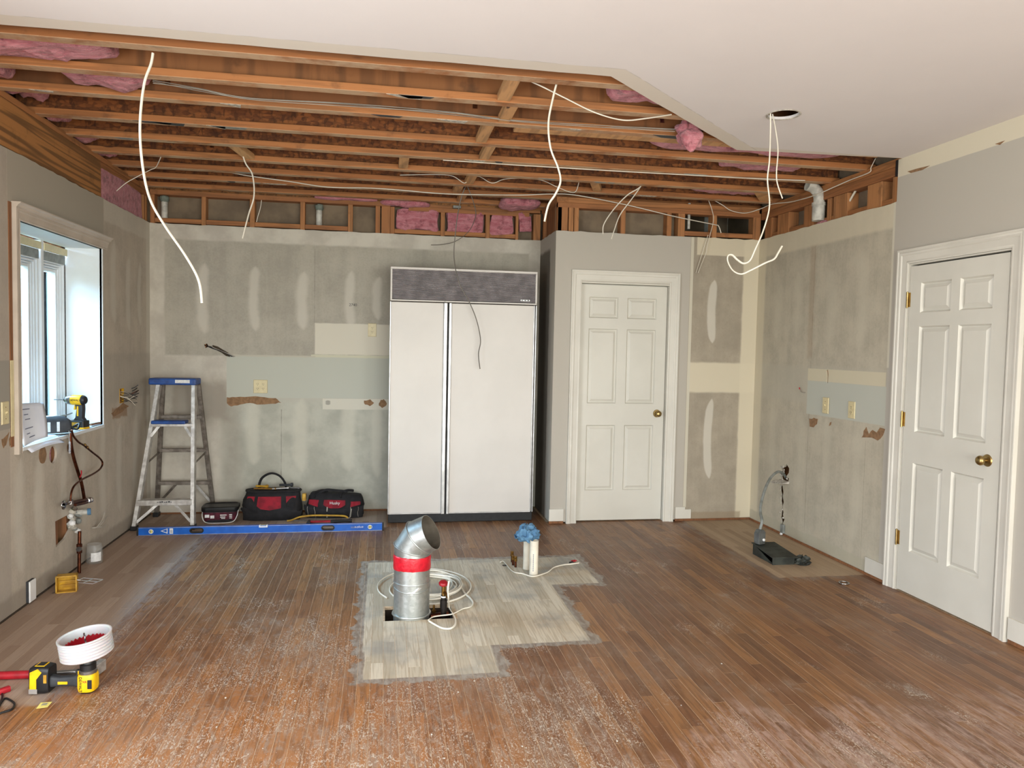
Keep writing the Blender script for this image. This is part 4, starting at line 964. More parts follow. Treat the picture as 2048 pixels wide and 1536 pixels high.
P0 = Vector((DX, DY, -.12)); P1 = Vector((DX, DY, z1)); P2 = P1+dirv(33)*.076; P3 = P2+dirv(64)*.074
sg = mitred([P0, P1, P2, P3], DR)
zt0, zt1 = PY(826, 1135, DY).z, PY(826, 1108, DY).z
MB().loft(sg[0], False, False).build('straight_pipe', M['galv'], duct, world=True, smooth=60)
for k in (1, 2):
    gp = MB().loft(sg[k], False, False).build('elbow_gore', M['galv'], duct, world=True, smooth=60)
    c_ = sum(sg[k][0], Vector())/48
    MB().tube([c_+(p-c_)*1.018 for p in sg[k][0]]+[c_+(sg[k][0][0]-c_)*1.018], .0035, 6).build('seam_bead', M['galv'], gp, world=True, smooth=60)
inn = mitred([P0, P1, P2, P3], DR-.0025)
MB().loft([inn[0][0], inn[0][1], inn[1][1], inn[2][1]], False, False).build('duct_lining', M['ductin'], duct, world=True, smooth=60)
MB().loft([sg[2][1], inn[2][1]], False, False).build('open_rim', M['galv'], duct, world=True)
s = random.Random(5)
tape = []
for z, r_ in ((zt0, .0015), (zt0+.002, .004), (zt0+.02, .005), ((zt0+zt1)/2, .004), (zt1-.01, .0055), (zt1, .0035), (zt1+.001, .001)):
    tape.append([(DX+(DR+r_)*cos(2*pi*j/48), DY+(DR+r_)*sin(2*pi*j/48), z+.003*sin(j*.26+z*20)+s.uniform(-.0015, .0015)) for j in range(48)])
MB().loft(tape, False, False).build('red_tape', M['redtape'], duct, world=True, smooth=50)
for a, off in ((.19, 0), (.165, .006)):
    MB().tube([(DX+(DR+.001)*cos(2*pi*j/40), DY+(DR+.001)*sin(2*pi*j/40), a+off*sin(2*pi*j/40)*3) for j in range(41)], .0035, 6).build('swaged_bead', M['galv'], duct, world=True, smooth=60)
MB().poly([[(-.03, .150), (.035, .178), (.05, .175), (.0, .140)]], lambda u, v, q: (DX+.0+u, DY-(DR+q)*cos(u/DR*.9), v), -.0005, .003).build('bent_tab', M['alu'], duct, world=True)
MB().tube([(DX+(DR+.004)*cos(2*pi*j/40), DY+(DR+.004)*sin(2*pi*j/40), .012) for j in range(41)], .006, 6).build('base_collar', M['galv'], duct, world=True, smooth=60)

# gas pipe with red valve, stub in the cut-out
gp = PZ(887, 1226); gas = thing('gas_pipe', 'black iron gas pipe stub with brass valve and red handle', 'gas pipe', (gp.x, gp.y, 0))
ztp = PY(887, 1190, gp.y).z
ip = MB().cyl((0, 0, -.02), (0, 0, ztp), .016, 16); ip.cyl((0, 0, .03), (0, 0, .075), .020, 16); ip.build('pipe', M['blackiron'], gas, smooth=40)
MB().cyl((0, 0, ztp-.012), (0, 0, ztp-.004), .0165, 16).build('white_ring', M['whitepl'], gas, smooth=40)
vb = MB().cyl((0, 0, ztp-.004), (0, 0, ztp+.05), .013, 8); vb.cyl((0, 0, ztp+.02), (.016, -.034, ztp+.008), .010, 8); vb.cyl((.016, -.034, ztp+.008), (.019, -.042, ztp+.005), .012, 6); vb.build('valve_body', M['oldbrass'], gas, smooth=40)
hh = MB().lathe([(0, .014), (.020, .012), (.026, .004), (.024, -.004), (0, -.006)], (-.004, 0, ztp+.064), (0, -.3, 1), 14); hh.bar((-.01, 0, ztp+.064), (.03, -.01, ztp+.058), .018, .010); hh.build('red_handle', M['redpl'], gas, smooth=40)
sb = thing('gas_stub', 'rusty pipe stub with brass fitting lying in the floor cut-out', 'pipe stub', (.33, 4.10, -.30))
MB().tube([(-.05, 0, .27), (.05, .01, .275)], .017, 10).build('pipe', M['copper'], sb, smooth=50); MB().lathe([(.006, 0), (.013, .004), (.013, .02), (.007, .024), (.006, .05)], (-.03, .03, .275), (0, 0, 1), 6, True, True).build('fitting', M['oldbrass'], sb)
MB().cyl((.0, 0, 0), (.0, 0, .27), .012, 10).build('riser', M['copper'], sb, smooth=40)

# ================================================================= CABLES
def cable(label, pts, r=.0055, name='cable', m='cable', flat=.6, k=7, group=None, n=8, par=None):
    o = MB().tube(crom(pts, k), r, n, flat).build(name, M[m], par, smooth=70)
    return tag(o, label, 'cable', group) if par is None else o
def at_y(px, y): return [PY(a, b, y) for a, b in px]
cc = PZ(846, 1176); co = []
s = random.Random(9)
for k in range(0, 24*8+1):
    th = k/24*2*pi+2.2; lap = k/24
    rr = .165+.018*sin(lap*2.1)+.0*lap+.012*sin(th*2+lap); ox, oy = .045+.012*cos(lap*1.7), .012*sin(lap*2.3)
    co.append((cc.x+ox+rr*cos(th), cc.y+oy+rr*1.02*sin(th)*1.25, .008+.0055*(lap % 4)+.003*sin(th*3+lap)))
for k in range(1, 31):
    th = 2.2+k/24*2*pi; rr = .165+(.285-.165)*min(1, k/10)
    co.append((cc.x+.01+rr*cos(th), cc.y+.02+rr*1.15*sin(th), .009+.004*sin(th)))
cable('coil of white cable looped on the floor behind the duct', co, .0055, 'cable_coil', k=2)
lo = [PZ(a, b, .008) for a, b in ((857, 1240), (866, 1234), (884, 1231), (905, 1228), (925, 1218), (940, 1214), (946, 1206), (940, 1196), (931, 1188), (922, 1174))]
cable('white cable tail snaking out of the cut-out beside the gas pipe', lo, .0055)
lo = [PZ(a, b, .008) for a, b in ((858, 1242), (868, 1248), (884, 1256), (900, 1257), (910, 1250), (911, 1238), (905, 1226), (898, 1214))]+[PY(897, 1196, 4.0), PY(896, 1178, 4.02), PY(898, 1162, 4.03)]
cable('white cable loop rising past the gas valve', lo, .0055)
lo = [PZ(a, b, .007) for a, b in ((1001, 1124), (1006, 1122.5), (1012, 1128), (1020, 1138), (1030, 1145), (1045, 1147.5), (1064, 1153), (1080, 1150), (1096, 1144), (1108, 1135), (1126, 1130), (1144, 1128), (1158, 1126))]
pc = cable('white cable curling round the pipe stubs to red wire nuts', lo, .0055)
for a, b, m_ in ((1147, 1122, 'redpl'), (1150, 1123, 'redpl'), (1143, 1125, 'black')):
    p = PZ(a, b, .008); MB().cyl(p+Vector((-.014, 0, 0)), p+Vector((.014, .008, .004)), .006, 8, .0035).build('wire_nut', M[m_], pc, smooth=40)
hc = MB().lathe([(0, .0012), (.016, .0012), (.016, -.002)], PZ(1009, 1131), (0, 0, 1), 12); tag(hc.build('floor_hole', M['fridgedark']), 'small dark drilled hole in the sanded floor where the cable emerges', 'hole')

CB = [
 ('long white cable hanging lowest from the front joist over the ladder', at_y([(306, 106), (302, 128), (288, 170), (280, 250), (285, 330), (300, 398), (330, 452), (370, 510), (397, 560), (404, 606)], 3.46), .0062),
 ('white cable hanging from the middle joists with a kink near the back wall', at_y([(486, 312), (492, 328), (505, 350), (508, 392), (497, 430), (485, 477)], 5.40), .0058),
 ('short cable end sticking out over the header board', [Vector((PY(322, 328, 5.525).x, 5.525, ZJ+.002))]+at_y([(312, 334), (300, 340), (275, 353), (252, 366), (233, 382)], 5.66), .0045),
 ('long white cable strung level across under the rear joists', at_y([(405, 338), (450, 343), (500, 352), (580, 363), (655, 374), (740, 376), (800, 380), (880, 387), (950, 389), (1040, 390), (1100, 388), (1150, 390), (1250, 409), (1350, 433), (1428, 449), (1437, 452), (1442, 466)], 6.03), .0055),
 ('thick white cable hanging with a bow in front of the pantry corner', at_y([(1113, 168), (1106, 196), (1097, 245), (1101, 295), (1116, 335), (1121, 363), (1111, 388), (1097, 410), (1089, 443)], 3.56), .0066),
 ('white cable swooping under the ceiling edge', [PZ(1062, 163, ZJ+.01), PY(1088, 175, 3.60), PY(1130, 196, 3.62), PY(1190, 225, 3.64), PY(1245, 240, 3.66), PY(1290, 237, 3.70), PY(1342, 229, 3.80)], .0055),
 ('long cable dangling down in front of the refrigerator doors', at_y([(938, 360), (926, 385), (917, 420), (911, 465), (908, 515), (918, 565), (938, 603), (953, 640), (961, 680), (957, 708), (960, 738)], 6.12), .0052),
 ('looped cable hanging against the wall above the refrigerator', [PY(930, 362, 6.13), PY(940, 385, 6.15), PY(949, 412, 6.2), PY(951, 433, 6.25), PY(938, 462, 6.4), PY(912, 482, 6.6), PY(885, 489, 6.67), PY(862, 490, 6.68)], .0045),
 ('wavy cable along the joists meeting the dangling cables', at_y([(800, 350), (870, 349), (905, 352), (928, 366), (938, 358), (958, 353), (984, 366), (1010, 358), (1050, 357), (1085, 361), (1112, 373), (1140, 384), (1152, 382), (1158, 363)], 5.78), .0045),
 ('shorter kinked cable of the pair drooping before the pantry framing', at_y([(1288, 345), (1282, 372), (1255, 390), (1228, 418), (1208, 448), (1206, 468)], 5.55), .0058),
 ('longer smooth cable of the pair drooping before the pantry framing', at_y([(1290, 344), (1284, 368), (1262, 400), (1240, 430), (1228, 462), (1223, 478)], 5.57), .0055),
 ('long flat cable hanging from the round ceiling hole with a looped end', at_y([(1541, 226), (1541, 262), (1539, 320), (1535, 360), (1539, 412), (1527, 460), (1510, 500), (1500, 521), (1487, 527), (1475, 520), (1464, 510), (1456, 512), (1456, 524), (1466, 541), (1482, 548), (1500, 541), (1530, 526), (1548, 518), (1556, 506), (1564, 492)], 3.66), .0060),
 ('shorter cable hanging from the round ceiling hole', at_y([(1545, 228), (1551, 258), (1556, 300), (1553, 345), (1555, 368), (1565, 397)], 3.68), .0055),
 ('thin paired cable hanging against the bare wall beside the pantry door', at_y([(1417, 400), (1424, 420), (1427, 440), (1420, 470), (1414, 492), (1412, 505), (1403, 528), (1396, 546)], 6.04), .0042),
 ('thin partner cable hanging against the bare wall beside the pantry door', at_y([(1416, 470), (1408, 495), (1400, 520), (1392, 546)], 6.045), .0036),
 ('cable sagging from the pantry plate and running along the plate of the side-door wall', [PY(1422, 397, 6.05), PY(1445, 410, 6.04), PY(1462, 421, 6.03), PY(1490, 426, 6.0), PY(1520, 418, 5.98), PX(1545, 408, 3.18), PX(1580, 404, 3.18), PX(1605, 398, 3.165), PX(1622, 393, 3.158), PX(1648, 383, 3.158), PX(1668, 374, 3.18), PX(1700, 360, 3.21), PX(1738, 345, 3.21), PX(1742, 335, 3.21), PX(1751, 317, 3.20)], .0045),
 ('straight white cable run along the middle joist', [PZ(a, b, ZJ-.006) for a, b in ((886, 320), (960, 325), (1046, 331), (1075, 332.5), (1250, 343), (1400, 351), (1500, 356.5), (1610, 361))], .0050),
 ('short cable hanging in the stud bay by the vent pipe', at_y([(523, 400), (521, 415), (516, 432), (513, 444)], 6.72), .0040),
]
for lab, P_, r_ in CB: cable(lab, P_, r_, m='greycable' if 'refrigerator' in lab else 'cable')
for k, dz in enumerate((0, .012, .024)):
    P_ = [PZ(a, b+k*4-3*(k == 1), ZJ+.004) for a, b in ((306, 166), (400, 181), (500, 197), (700, 212), (900, 228), (1050, 243), (1350, 262))]
    cable('thin cable in the bundle run along the second joist', [p+Vector((0, -.004*k, .01*k+.006*sin(i*2+k))) for i, p in enumerate(P_)], .003, m='wire', group='cable bundle on the joist')
bx = thing('grey_electric_box', 'small grey wall box on the upper plate above the refrigerator', 'electrical box', PY(914, 414, YB))
MB().box(-.035, .035, -.012, .02, -.012, .012).build('box', M['conduit'], bx, bevel=.003); MB().box(-.01, .02, -.016, -.012, -.006, .004).build('clamp', M['steel'], bx)

# ================================================================= VENT PIPES IN THE FRAMING
def vent(px, y0, yb, yt, r, label):
    c = PY(px, yb, y0); zt_ = PY(px, yt, y0).z
    v = thing('vent_pipe', label, 'pipe', (c.x, y0, c.z))
    MB().cyl((0, 0, -.03), (0, 0, zt_-c.z), r, 20).build('pipe', M['pvcold'], v, smooth=40)
    s_ = random.Random(px)
    MB().loft([[(r*f*(1+s_.uniform(-.12, .12))*cos(2*pi*k/16), r*f*(1+s_.uniform(-.12, .12))*sin(2*pi*k/16), zt_-c.z+z_) for k in range(16)] for f, z_ in ((1.05, -.035), (1.35, -.02), (1.5, .0), (1.3, .015))]).build('sealant_collar', M['foam'], v, smooth=60)
vent(329, YB+.055, 446, 396, .026, 'white vent pipe with sealant collar in the corner stud bay')
vent(638, YB+.055, 450, 413, .026, 'white vent pipe with sealant collar in the bay nearer the refrigerator')
c = PX(1638, 400, XR-.004); vz0, vz1 = PX(1640, 441, XR).z, PX(1637, 372, XR).z
v = thing('drain_pipe', 'wide white drain pipe with elbow in the framing of the side-door wall', 'pipe', (c.x, c.y, vz0))
MB().cyl((0, 0, -.0), (0, 0, .13), .046, 28).build('pipe', M['pvcold'], v, smooth=40)
MB().tube(crom([(0, 0, .125), (0, 0, .17), (-.012, .0, .21), (-.05, 0, .245), (-.10, 0, .26)]), .040, 20).build('elbow', M['pvcold'], v, smooth=50)
MB().cyl((0, 0, .11), (0, 0, .135), .050, 28).build('coupling', M['pvcold'], v, smooth=40)
c = PX(1700, 395, XR+.03); v = thing('pipe_offcut', 'short thin white pipe leaning in a stud bay of the side-door wall', 'pipe', c)
MB().cyl((0, .03, -.05), (.02, -.05, .06), .008, 12).build('pipe', M['pvc'], v, smooth=40)
c = PY(1143, 430, YP+.05); v = thing('thin_pipe', 'thin white pipe standing between the pantry corner studs', 'pipe', c); MB().cyl((0, 0, -.12), (0, 0, .10), .012, 12).build('pipe', M['pvcold'], v, smooth=40)
c = PY(1378, 430, YP+.05); v = thing('thin_pipe', 'thin white pipe standing behind the stud above the pantry door', 'pipe', c); MB().cyl((0, 0, -.12), (0, 0, .10), .012, 12).build('pipe', M['pvcold'], v, smooth=40)

# ================================================================= INSULATION
def batt(label, x0, x1, y0, y1, z0, z1, seed, amp=.03, ex=.45, nu=44, nv=20, group=None, sag=0):
    c = Vector(((x0+x1)/2, (y0+y1)/2, (z0+z1)/2)); h = Vector((x1-x0, y1-y0, z1-z0))/2
    sg_ = lambda v, e: (abs(v)**e)*(1 if v >= 0 else -1); rings = []
    for j in range(nv+1):
        ph = -pi/2+pi*j/nv; ring = []
        for i in range(nu):
            th = 2*pi*i/nu
            p = Vector((sg_(cos(ph), ex)*sg_(cos(th), ex)*h.x, sg_(cos(ph), ex)*sg_(sin(th), ex)*h.y, sg_(sin(ph), ex)*h.z))
            q = p*6+Vector((seed, seed*1.7, 0)); n = mnoise.turbulence(q, 4, False)*amp*1.6-amp*.6
            r = p.normalized()*n if p.length > 1e-6 else Vector()
            p = p+r+p.normalized()*(mnoise.noise(p*38+Vector((seed, 0, 0)))*amp*.25); p.z -= sag*(1-(p.x/h.x)**2) if sag else 0
            ring.append(p+c)
        rings.append(ring)
    o = MB().loft(rings, False, False).build('insulation_batt', M['pink'], None, smooth=180)
    return tag(o, label, 'insulation', group)
a = PZ(222, 115, ZJ).x; batt('sagging pink insulation batt in the front joist bay at the window wall', XL-.05, a, 3.57, 3.83, 2.76, 3.0, 1, .03, sag=.02)
a, b = PZ(95, 150, ZJ).x, PZ(308, 183, ZJ).x; batt('pink insulation batt hanging in the second joist bay', a, b, 3.95, 4.19, 2.75, 2.98, 2, .03, sag=.01)
for k in range(1, 8):
    batt('tuft of pink insulation at the window-wall end of a joist bay', XL-.08, XL+.12-.008*k, JY[k]+FW+.015, JY[k+1]-.015, 2.76, 3.0, 3+k, .035, .6, 26, 14, 'pink tufts along the window wall')
batt('pink insulation packed in the window wall cavity beside the header board', XS-.075, XS-.004, 5.665, 6.60, ZT-.03, 2.69, 14, .02, .2)
for k, (a, b, lb2) in enumerate(((.092, .494, 'pink insulation in the stud bay beside the doubled studs'), (.534, .898, 'pink insulation in the stud bay above the refrigerator middle'), (.940, 1.172, 'pink insulation in the stud bay at the refrigerator end nearest the pantry'), (1.203, 1.335, 'narrow pink insulation scrap in the last bay before the pantry corner'))):
    batt(lb2, a, b, Y0-.004, Y0+.085, ZT+.035+(.03 if k == 3 else 0), 2.70, 20+k, .022, .22)
batt('pink insulation flopping out over the plate near the pantry corner', .98, 1.36, 6.40, 6.70, 2.70, 2.80, 27, .03, .6)
batt('pink insulation spilling over the plate where the stud bays begin', -.03, .40, 6.64, 6.76, 2.70, 2.76, 28, .025, .6)
batt('thin pink insulation strip showing above the top plate beside the doubled studs', -.62, -.05, 6.645, 6.75, 2.725, 2.77, 29, .015, .6)
a, b = PZ(1195, 200, ZJ+.02).x, PZ(1330, 215, ZJ+.02).x; batt('pink insulation bulging beside the diagonal ceiling edge', a, b+.15, 3.57, 3.84, 2.755, 2.98, 31, .03, .7)
p = PY(1374, 268, 4.1); batt('pink insulation chunk hanging out at the diagonal ceiling edge', p.x-.09, p.x+.09, 4.02, 4.18, p.z-.08, p.z+.12, 33, .045, .9)
batt('pink insulation batt behind the pale strapping board', 1.6, 3.0, 4.43, 4.63, 2.765, 2.96, 34, .03)
a, b = PZ(1455, 330, ZJ).x, PZ(1640, 340, ZJ).x; batt('pink insulation batt in the bay under the ceiling corner', a, b, 4.75, 5.04, 2.762, 2.98, 35, .03)
batt('pink insulation in the rear bay towards the side-door wall', 2.35, 3.1, 5.56, 5.83, 2.765, 2.95, 36, .03); batt('pink insulation in the last bay over the pantry', 2.3, 3.0, 5.94, 6.06, 2.77, 2.95, 37, .03)
p = PX(1640, 443, XR); batt('pink insulation stuffed round the foot of the drain pipe', XR+.004, XR+.06, p.y-.11, p.y+.09, ZT-.012, ZT+.02, 38, .012, .8, 24, 12)
batt('pink insulation seen through the round hole in the window wall', XS-.08, XS-.01, 4.74, 4.89, .71, .86, 39, .012, .6, 24, 12)
batt('pink insulation behind the cut opening in the window wall', XS-.08, XS-.03, 4.80, 4.86, .22, .46, 40, .012, .6, 24, 12)

text('2740', .034, 'pencil_mark', M['darkgrey'], wall_back, Matrix.Translation(PY(706, 610, YB-.0006)) @ Matrix.Rotation(pi/2, 4, 'X'), extrude=.0002)
# ================================================================= PIPE STUBS IN THE SANDED PATCH
def stub(a, b, top, label):
    p = PZ(a, b); h = PY(a, top, p.y).z
    t_ = thing('pvc_stub', label, 'pipe', (p.x, p.y+.03, 0))
    o = MB().lathe([(.0285, -.02), (.0285, h), (.0255, h), (.0255, -.02)], (0, 0, 0), (0, 0, 1), 28); o.build('pipe', M['pvc'], t_, smooth=40)
    return t_, h
sA, hA = stub(1069, 1152, 1083, 'white pipe stub standing in front, capped by the blue towel')
for k in range(9): MB().box(-.012, -.008, -.0295, -.028, .03+k*.013, .039+k*.013).build('print_mark', M['ink'], sA)
sB, hB = stub(1056, 1140, 1081, 'white pipe stub standing just behind its twin under the towel')
rg = thing('shop_towel', 'crumpled blue shop towel stuffed over the two white pipe stubs', 'towel', (.975, 4.78, hA-.01))
rings = []; nu, nv = 40, 18
for j in range(nv+1):
    ph = -pi/2+pi*j/nv; ring = []
    for i in range(nu):
        th = 2*pi*i/nu; p = Vector(((abs(cos(ph))**.6)*cos(th)*.068-.014, (abs(cos(ph))**.6)*sin(th)*.075, sin(ph)*.046+.026))
        n = mnoise.noise(p*20+Vector((4, 0, 0)))*.022-abs(mnoise.noise(p*34+Vector((0, 7, 0))))*.045+.014
        rgd = 1+n/.05*.8; ring.append(((p.x+.018)*rgd-.018, p.y*rgd, max(p.z*rgd, -.006+.01*sin(th*5))))
    rings.append(ring)
MB().loft(rings, False, False).build('crumple', M['bluerag'], rg, smooth=24)
fl_ = [[(-.055-.045*q, -.05+.09*w_, .012+.012*sin(w_*4+q*3)+.006*q) for w_ in [k/6 for k in range(7)]] for q in [k/5 for k in range(6)]]
ff = MB(); vs = [p for r_ in fl_ for p in r_]; ff.add(vs, [(i*7+j, i*7+j+1, (i+1)*7+j+1, (i+1)*7+j) for i in range(5) for j in range(6)])
fo = ff.build('loose_corner', M['bluerag'], rg, smooth=60); sd = fo.modifiers.new('th', 'SOLIDIFY'); sd.thickness = .002
for k, (a, b, top, lab) in enumerate(((1031, 1134, 1112, 'capped copper water stub in front of the other two'), (1026, 1130, 1110, 'capped copper water stub in the middle of three'), (1024, 1124, 1102, 'tallest capped copper water stub at the back of three'))):
    p = PZ(a, b); h = PY(a, top, p.y).z; c_ = thing('copper_stub', lab, 'pipe', (p.x, p.y, 0))
    MB().cyl((0, 0, -.01), (0, 0, h*.6), .008, 14).build('pipe', M['copper'], c_, smooth=40)
    MB().lathe([(.0075, h*.5), (.012, h*.55), (.012, h*.75), (.009, h*.8), (.011, h*.84), (.011, h*.97), (0, h)], (0, 0, 0), (0, 0, 1), 8).build('brass_cap', M['oldbrass'], c_)

# ================================================================= FLEXIBLE CONDUIT, BOX AND FLOOR BOOT AT THE RIGHT WALL
boot = thing('floor_duct_boot', 'dirty dark metal duct boot on the bare floor by the side-door wall', 'duct boot', (2.78, 4.87, 0))
A_, B_, C_, D_ = (2.70, 5.02), (2.69, 4.735), (2.85, 4.715), (2.87, 4.98)
bt = MB(); th_ = .004
zA = .078
bt.add([(*A_, 0), (*A_, zA), (2.705, 4.735, 0), (2.705, 4.735, .006)], [(0, 1, 3, 2)])
bt.loft([[(2.70, 5.02, 0), (2.87, 5.02, 0), (2.87, 5.02, .072), (2.70, 5.02, .078)], [(2.705, 5.0, 0), (2.865, 5.0, 0), (2.865, 5.0, .07), (2.705, 5.0, .076)]])
bt.box(2.70, 2.865, 4.735, 4.742, 0, .052); bt.box(2.861, 2.865, 4.742, 5.0, 0, .06); bt.build('boot_walls', M['duct_dark'], boot, world=True)
MB().loft([[(2.690, 4.722, .050), (2.885, 4.712, .050), (2.885, 4.712, .056), (2.690, 4.722, .058)], [(2.690, 5.03, .080), (2.875, 5.03, .080), (2.875, 5.03, .084), (2.690, 5.03, .084)]]).build('bent_top_plate', M['duct_dark'], boot, world=True, bevel=.001, seg=1)
MB().box(2.705, 2.86, 4.742, 5.0, .001, .004).build('boot_floor', M['fridgedark'], boot, world=True)
lp = thing('crushed_foil_scrap', 'crumpled dark metal scrap lying at the end of the duct boot', 'scrap', (2.925, 4.735, 0))
rings = []
for j in range(9):
    ph = -pi/2+pi*j/8; rings.append([Vector((cos(ph)*cos(2*pi*i/20)*.055, cos(ph)*sin(2*pi*i/20)*.05, max(0, sin(ph)*.035+.02)))*(1+.5*mnoise.noise(Vector((cos(2*pi*i/20)*3, sin(2*pi*i/20)*3, j*.9)))) for i in range(20)])
MB().loft(rings, False, False).build('scrap', M['duct_dark'], lp)
jb = thing('junction_box', 'grey metal junction box with white knob on the conduit end', 'electrical box', (2.735, 4.99, .084), radians(20))
MB().poly([[(-.030, 0), (.030, 0), (.034, .03), (.034, .085), (.015, .105), (-.015, .105), (-.034, .08), (-.034, .02)]], lambda u, v, q: (u, q, v), -.024, .024).build('housing', M['steelgrey'], jb, bevel=.003)
MB().lathe([(0, .014), (.008, .012), (.011, .006), (.010, 0)], (.012, -.024, .032), (0, -1, 0), 14).build('white_knob', M['whitepl'], jb, smooth=50)
P_ = [PX(1572, 956, XR+.02), PX(1566, 947, 3.19), PX(1555, 944, 3.10), PX(1541, 956, 3.0), PX(1530, 979, 2.90), PX(1522, 1008, 2.82), PX(1521, 1026, 2.78), PX(1524, 1042, 2.75), Vector((2.735, 4.99, .190))]
o = cable('grey flexible conduit arching from the wall hole to the floor box', P_, .0105, 'flexible_conduit', 'conduit', 1.0, 10, n=12); o['category'] = 'conduit'
PLUG = PX(1565, 1056, XR-.012)
pg = thing('cable_clamp', 'grey cable clamp sticking out at the foot of the wall crack', 'clamp', PLUG)
MB().box(-.010, .010, -.022, .022, -.04, .03).build('clamp_body', M['conduit'], pg, bevel=.003); MB().box(-.02, .0, -.006, .006, -.055, -.038).build('clamp_tip', M['whitepl'], pg, bevel=.002)
p = PZ(1688, 1167); rn_ = thing('metal_ring', 'small bright metal ring lying on the floor near the side door', 'ring', (p.x, p.y, 0))
MB().tube([(.030*cos(2*pi*k/24), .030*sin(2*pi*k/24), .005) for k in range(25)], .0045, 8).build('ring', M['chrome'], rn_, smooth=60)

# ================================================================= OUTLETS AND SWITCHES
def plate(label, loc, rz, w_, h_, kind, name='outlet_plate', cat='outlet', m='ivory'):
    p = thing(name, label, cat, loc, rz)
    MB().loft([[(a*w_/2*f, -d_, b*h_/2*f) for a, b in ((-1, -1), (1, -1), (1, 1), (-1, 1))] for f, d_ in ((1, 0), (1, .003), (.94, .0065))]).build('cover', M[m], p)
    def recept(cx):
        for cz in (-.019, .019):
            f_ = MB().poly([[(cx+.0165*max(-1, min(1, 1.25*cos(2*pi*k/20))), cz+.014*sin(2*pi*k/20)) for k in range(20)]], lambda u, v, q: (u, q, v), -.0085, -.006).build('receptacle', M[m], p)
            for sx in (-.006, .006): MB().box(cx+sx-.0012, cx+sx+.0012, -.0092, -.0085, cz-.001, cz+.008).build('slot', M['black'], f_)
            MB().cyl((cx, -.0092, cz-.008), (cx, -.0085, cz-.008), .0025, 8).build('slot', M['black'], f_)
    def toggle(cx):
        f_ = MB().box(cx-.005, cx+.005, -.0075, -.006, -.012, .012).build('switch_slot', M[m], p); MB().bar((cx, -.006, 0), (cx, -.017, .007), .008, .009).build('toggle', M[m], f_)
        for cz in (-.030, .030): MB().cyl((cx, -.0075, cz), (cx, -.006, cz), .003, 8).build('screw', M['oldbrass'], p)
    if kind == 'quad': recept(-.023); recept(.023)
    if kind == 'duplex': recept(0)
    if kind == 'switch': toggle(0)
    return p
plate('ivory four-socket outlet plate on the grey painted strip', PY(521, 773, YB), 0, .116, .116, 'quad')
plate('ivory outlet plate on the cream patch beside the refrigerator', PY(744.5, 660, YB), 0, .072, .116, 'duplex')
plate('ivory switch plate on the grey strip of the side-door wall', PX(1652, 811, XR-.004), radians(-90), .072, .118, 'switch', 'switch_plate', 'switch')
plate('ivory outlet plate on the grey strip near the side door', PX(1704, 820, XR), radians(-90), .072, .118, 'duplex')
plate('ivory switch plate on the window wall before the window', PX(9, 826, XL), radians(90), .072, .118, 'switch', 'switch_plate', 'switch')
pw = plate('white blank cover plate low on the window wall', PX(64, 1181, XL+.012), radians(90), .074, .118, '', 'blank_plate', 'cover plate', 'whitepl')
MB().box(-.044, .03, .0, .012, -.055, .062).build('box_edge', M['darkgrey'], pw)
p = PX(1604, 781, XR); wr = thing('loose_wire', 'short loose wire with red tip poking out of the side-door wall', 'wire', p)
MB().tube(crom([(.004, -.05, -.012), (-.012, -.035, -.014), (-.016, -.01, -.008), (-.014, .012, .010)]), .003, 6).build('wire', M['wire'], wr, smooth=60); MB().cyl((-.014, .010, .008), (-.014, .016, .022), .004, 8).build('red_tip', M['redpl'], wr)
# yellow wall box with spilling wires on the window wall
yb = thing('wall_electric_box', 'yellow wall box with stripped wires spilling out beside the ladder', 'electrical box', (XL, 6.0, 1.06), radians(90))
bx_ = MB(); bx_.box(-.045, .045, .06, .063, -.055, .055); bx_.box(-.045, -.042, -.003, .06, -.055, .055); bx_.box(.042, .045, -.003, .06, -.055, .055); bx_.box(-.042, .042, -.003, .06, .052, .055); bx_.box(-.042, .042, -.003, .06, -.055, -.052)
bx_.build('box', M['amber'], yb)
s = random.Random(12)
for k in range(9):
    P_ = [(s.uniform(-.03, .03), .04, s.uniform(-.04, .03))]; 
    for j in range(4): P_.append((P_[-1][0]+s.uniform(.0, .05), -.01-.018*j+s.uniform(-.01, .01), P_[-1][2]+s.uniform(-.035, .02)))
    MB().tube(crom(P_, 4), .0024, 5).build('wire', M[('black', 'cable', 'wire', 'darkgrey')[k % 4]], yb, smooth=60)
sw_ = thing('wire_tuft', 'dark wire ends sticking out beside the yellow wall box near the ladder', 'wire', (XL, 6.22, 1.06), radians(90))
for k in range(5): MB().tube(crom([(s.uniform(-.02, .02), 0, -.04+.02*k), (s.uniform(-.02, .03), -.02, -.03+.02*k), (s.uniform(-.02, .05), -.04, -.02+.022*k)], 4), .0035, 5).build('wire', M[('black', 'darkgrey', 'copper')[k % 3]], sw_, smooth=60)
# wires in the gash on the back wall
gw = thing('gash_wire', 'dark wires poking out of the gash in the back wall', 'wire', PY(440, 700, YB))
for k in range(3): MB().tube(crom([(-.13+.03*k, .01, .04), (-.05, -.012, .01+.004*k), (.02, -.014, -.01), (.10+.012*k, -.006, -.055)], 5), .004, 6).build('wire', M[('black', 'darkgrey', 'wire')[k]], gw, smooth=60)

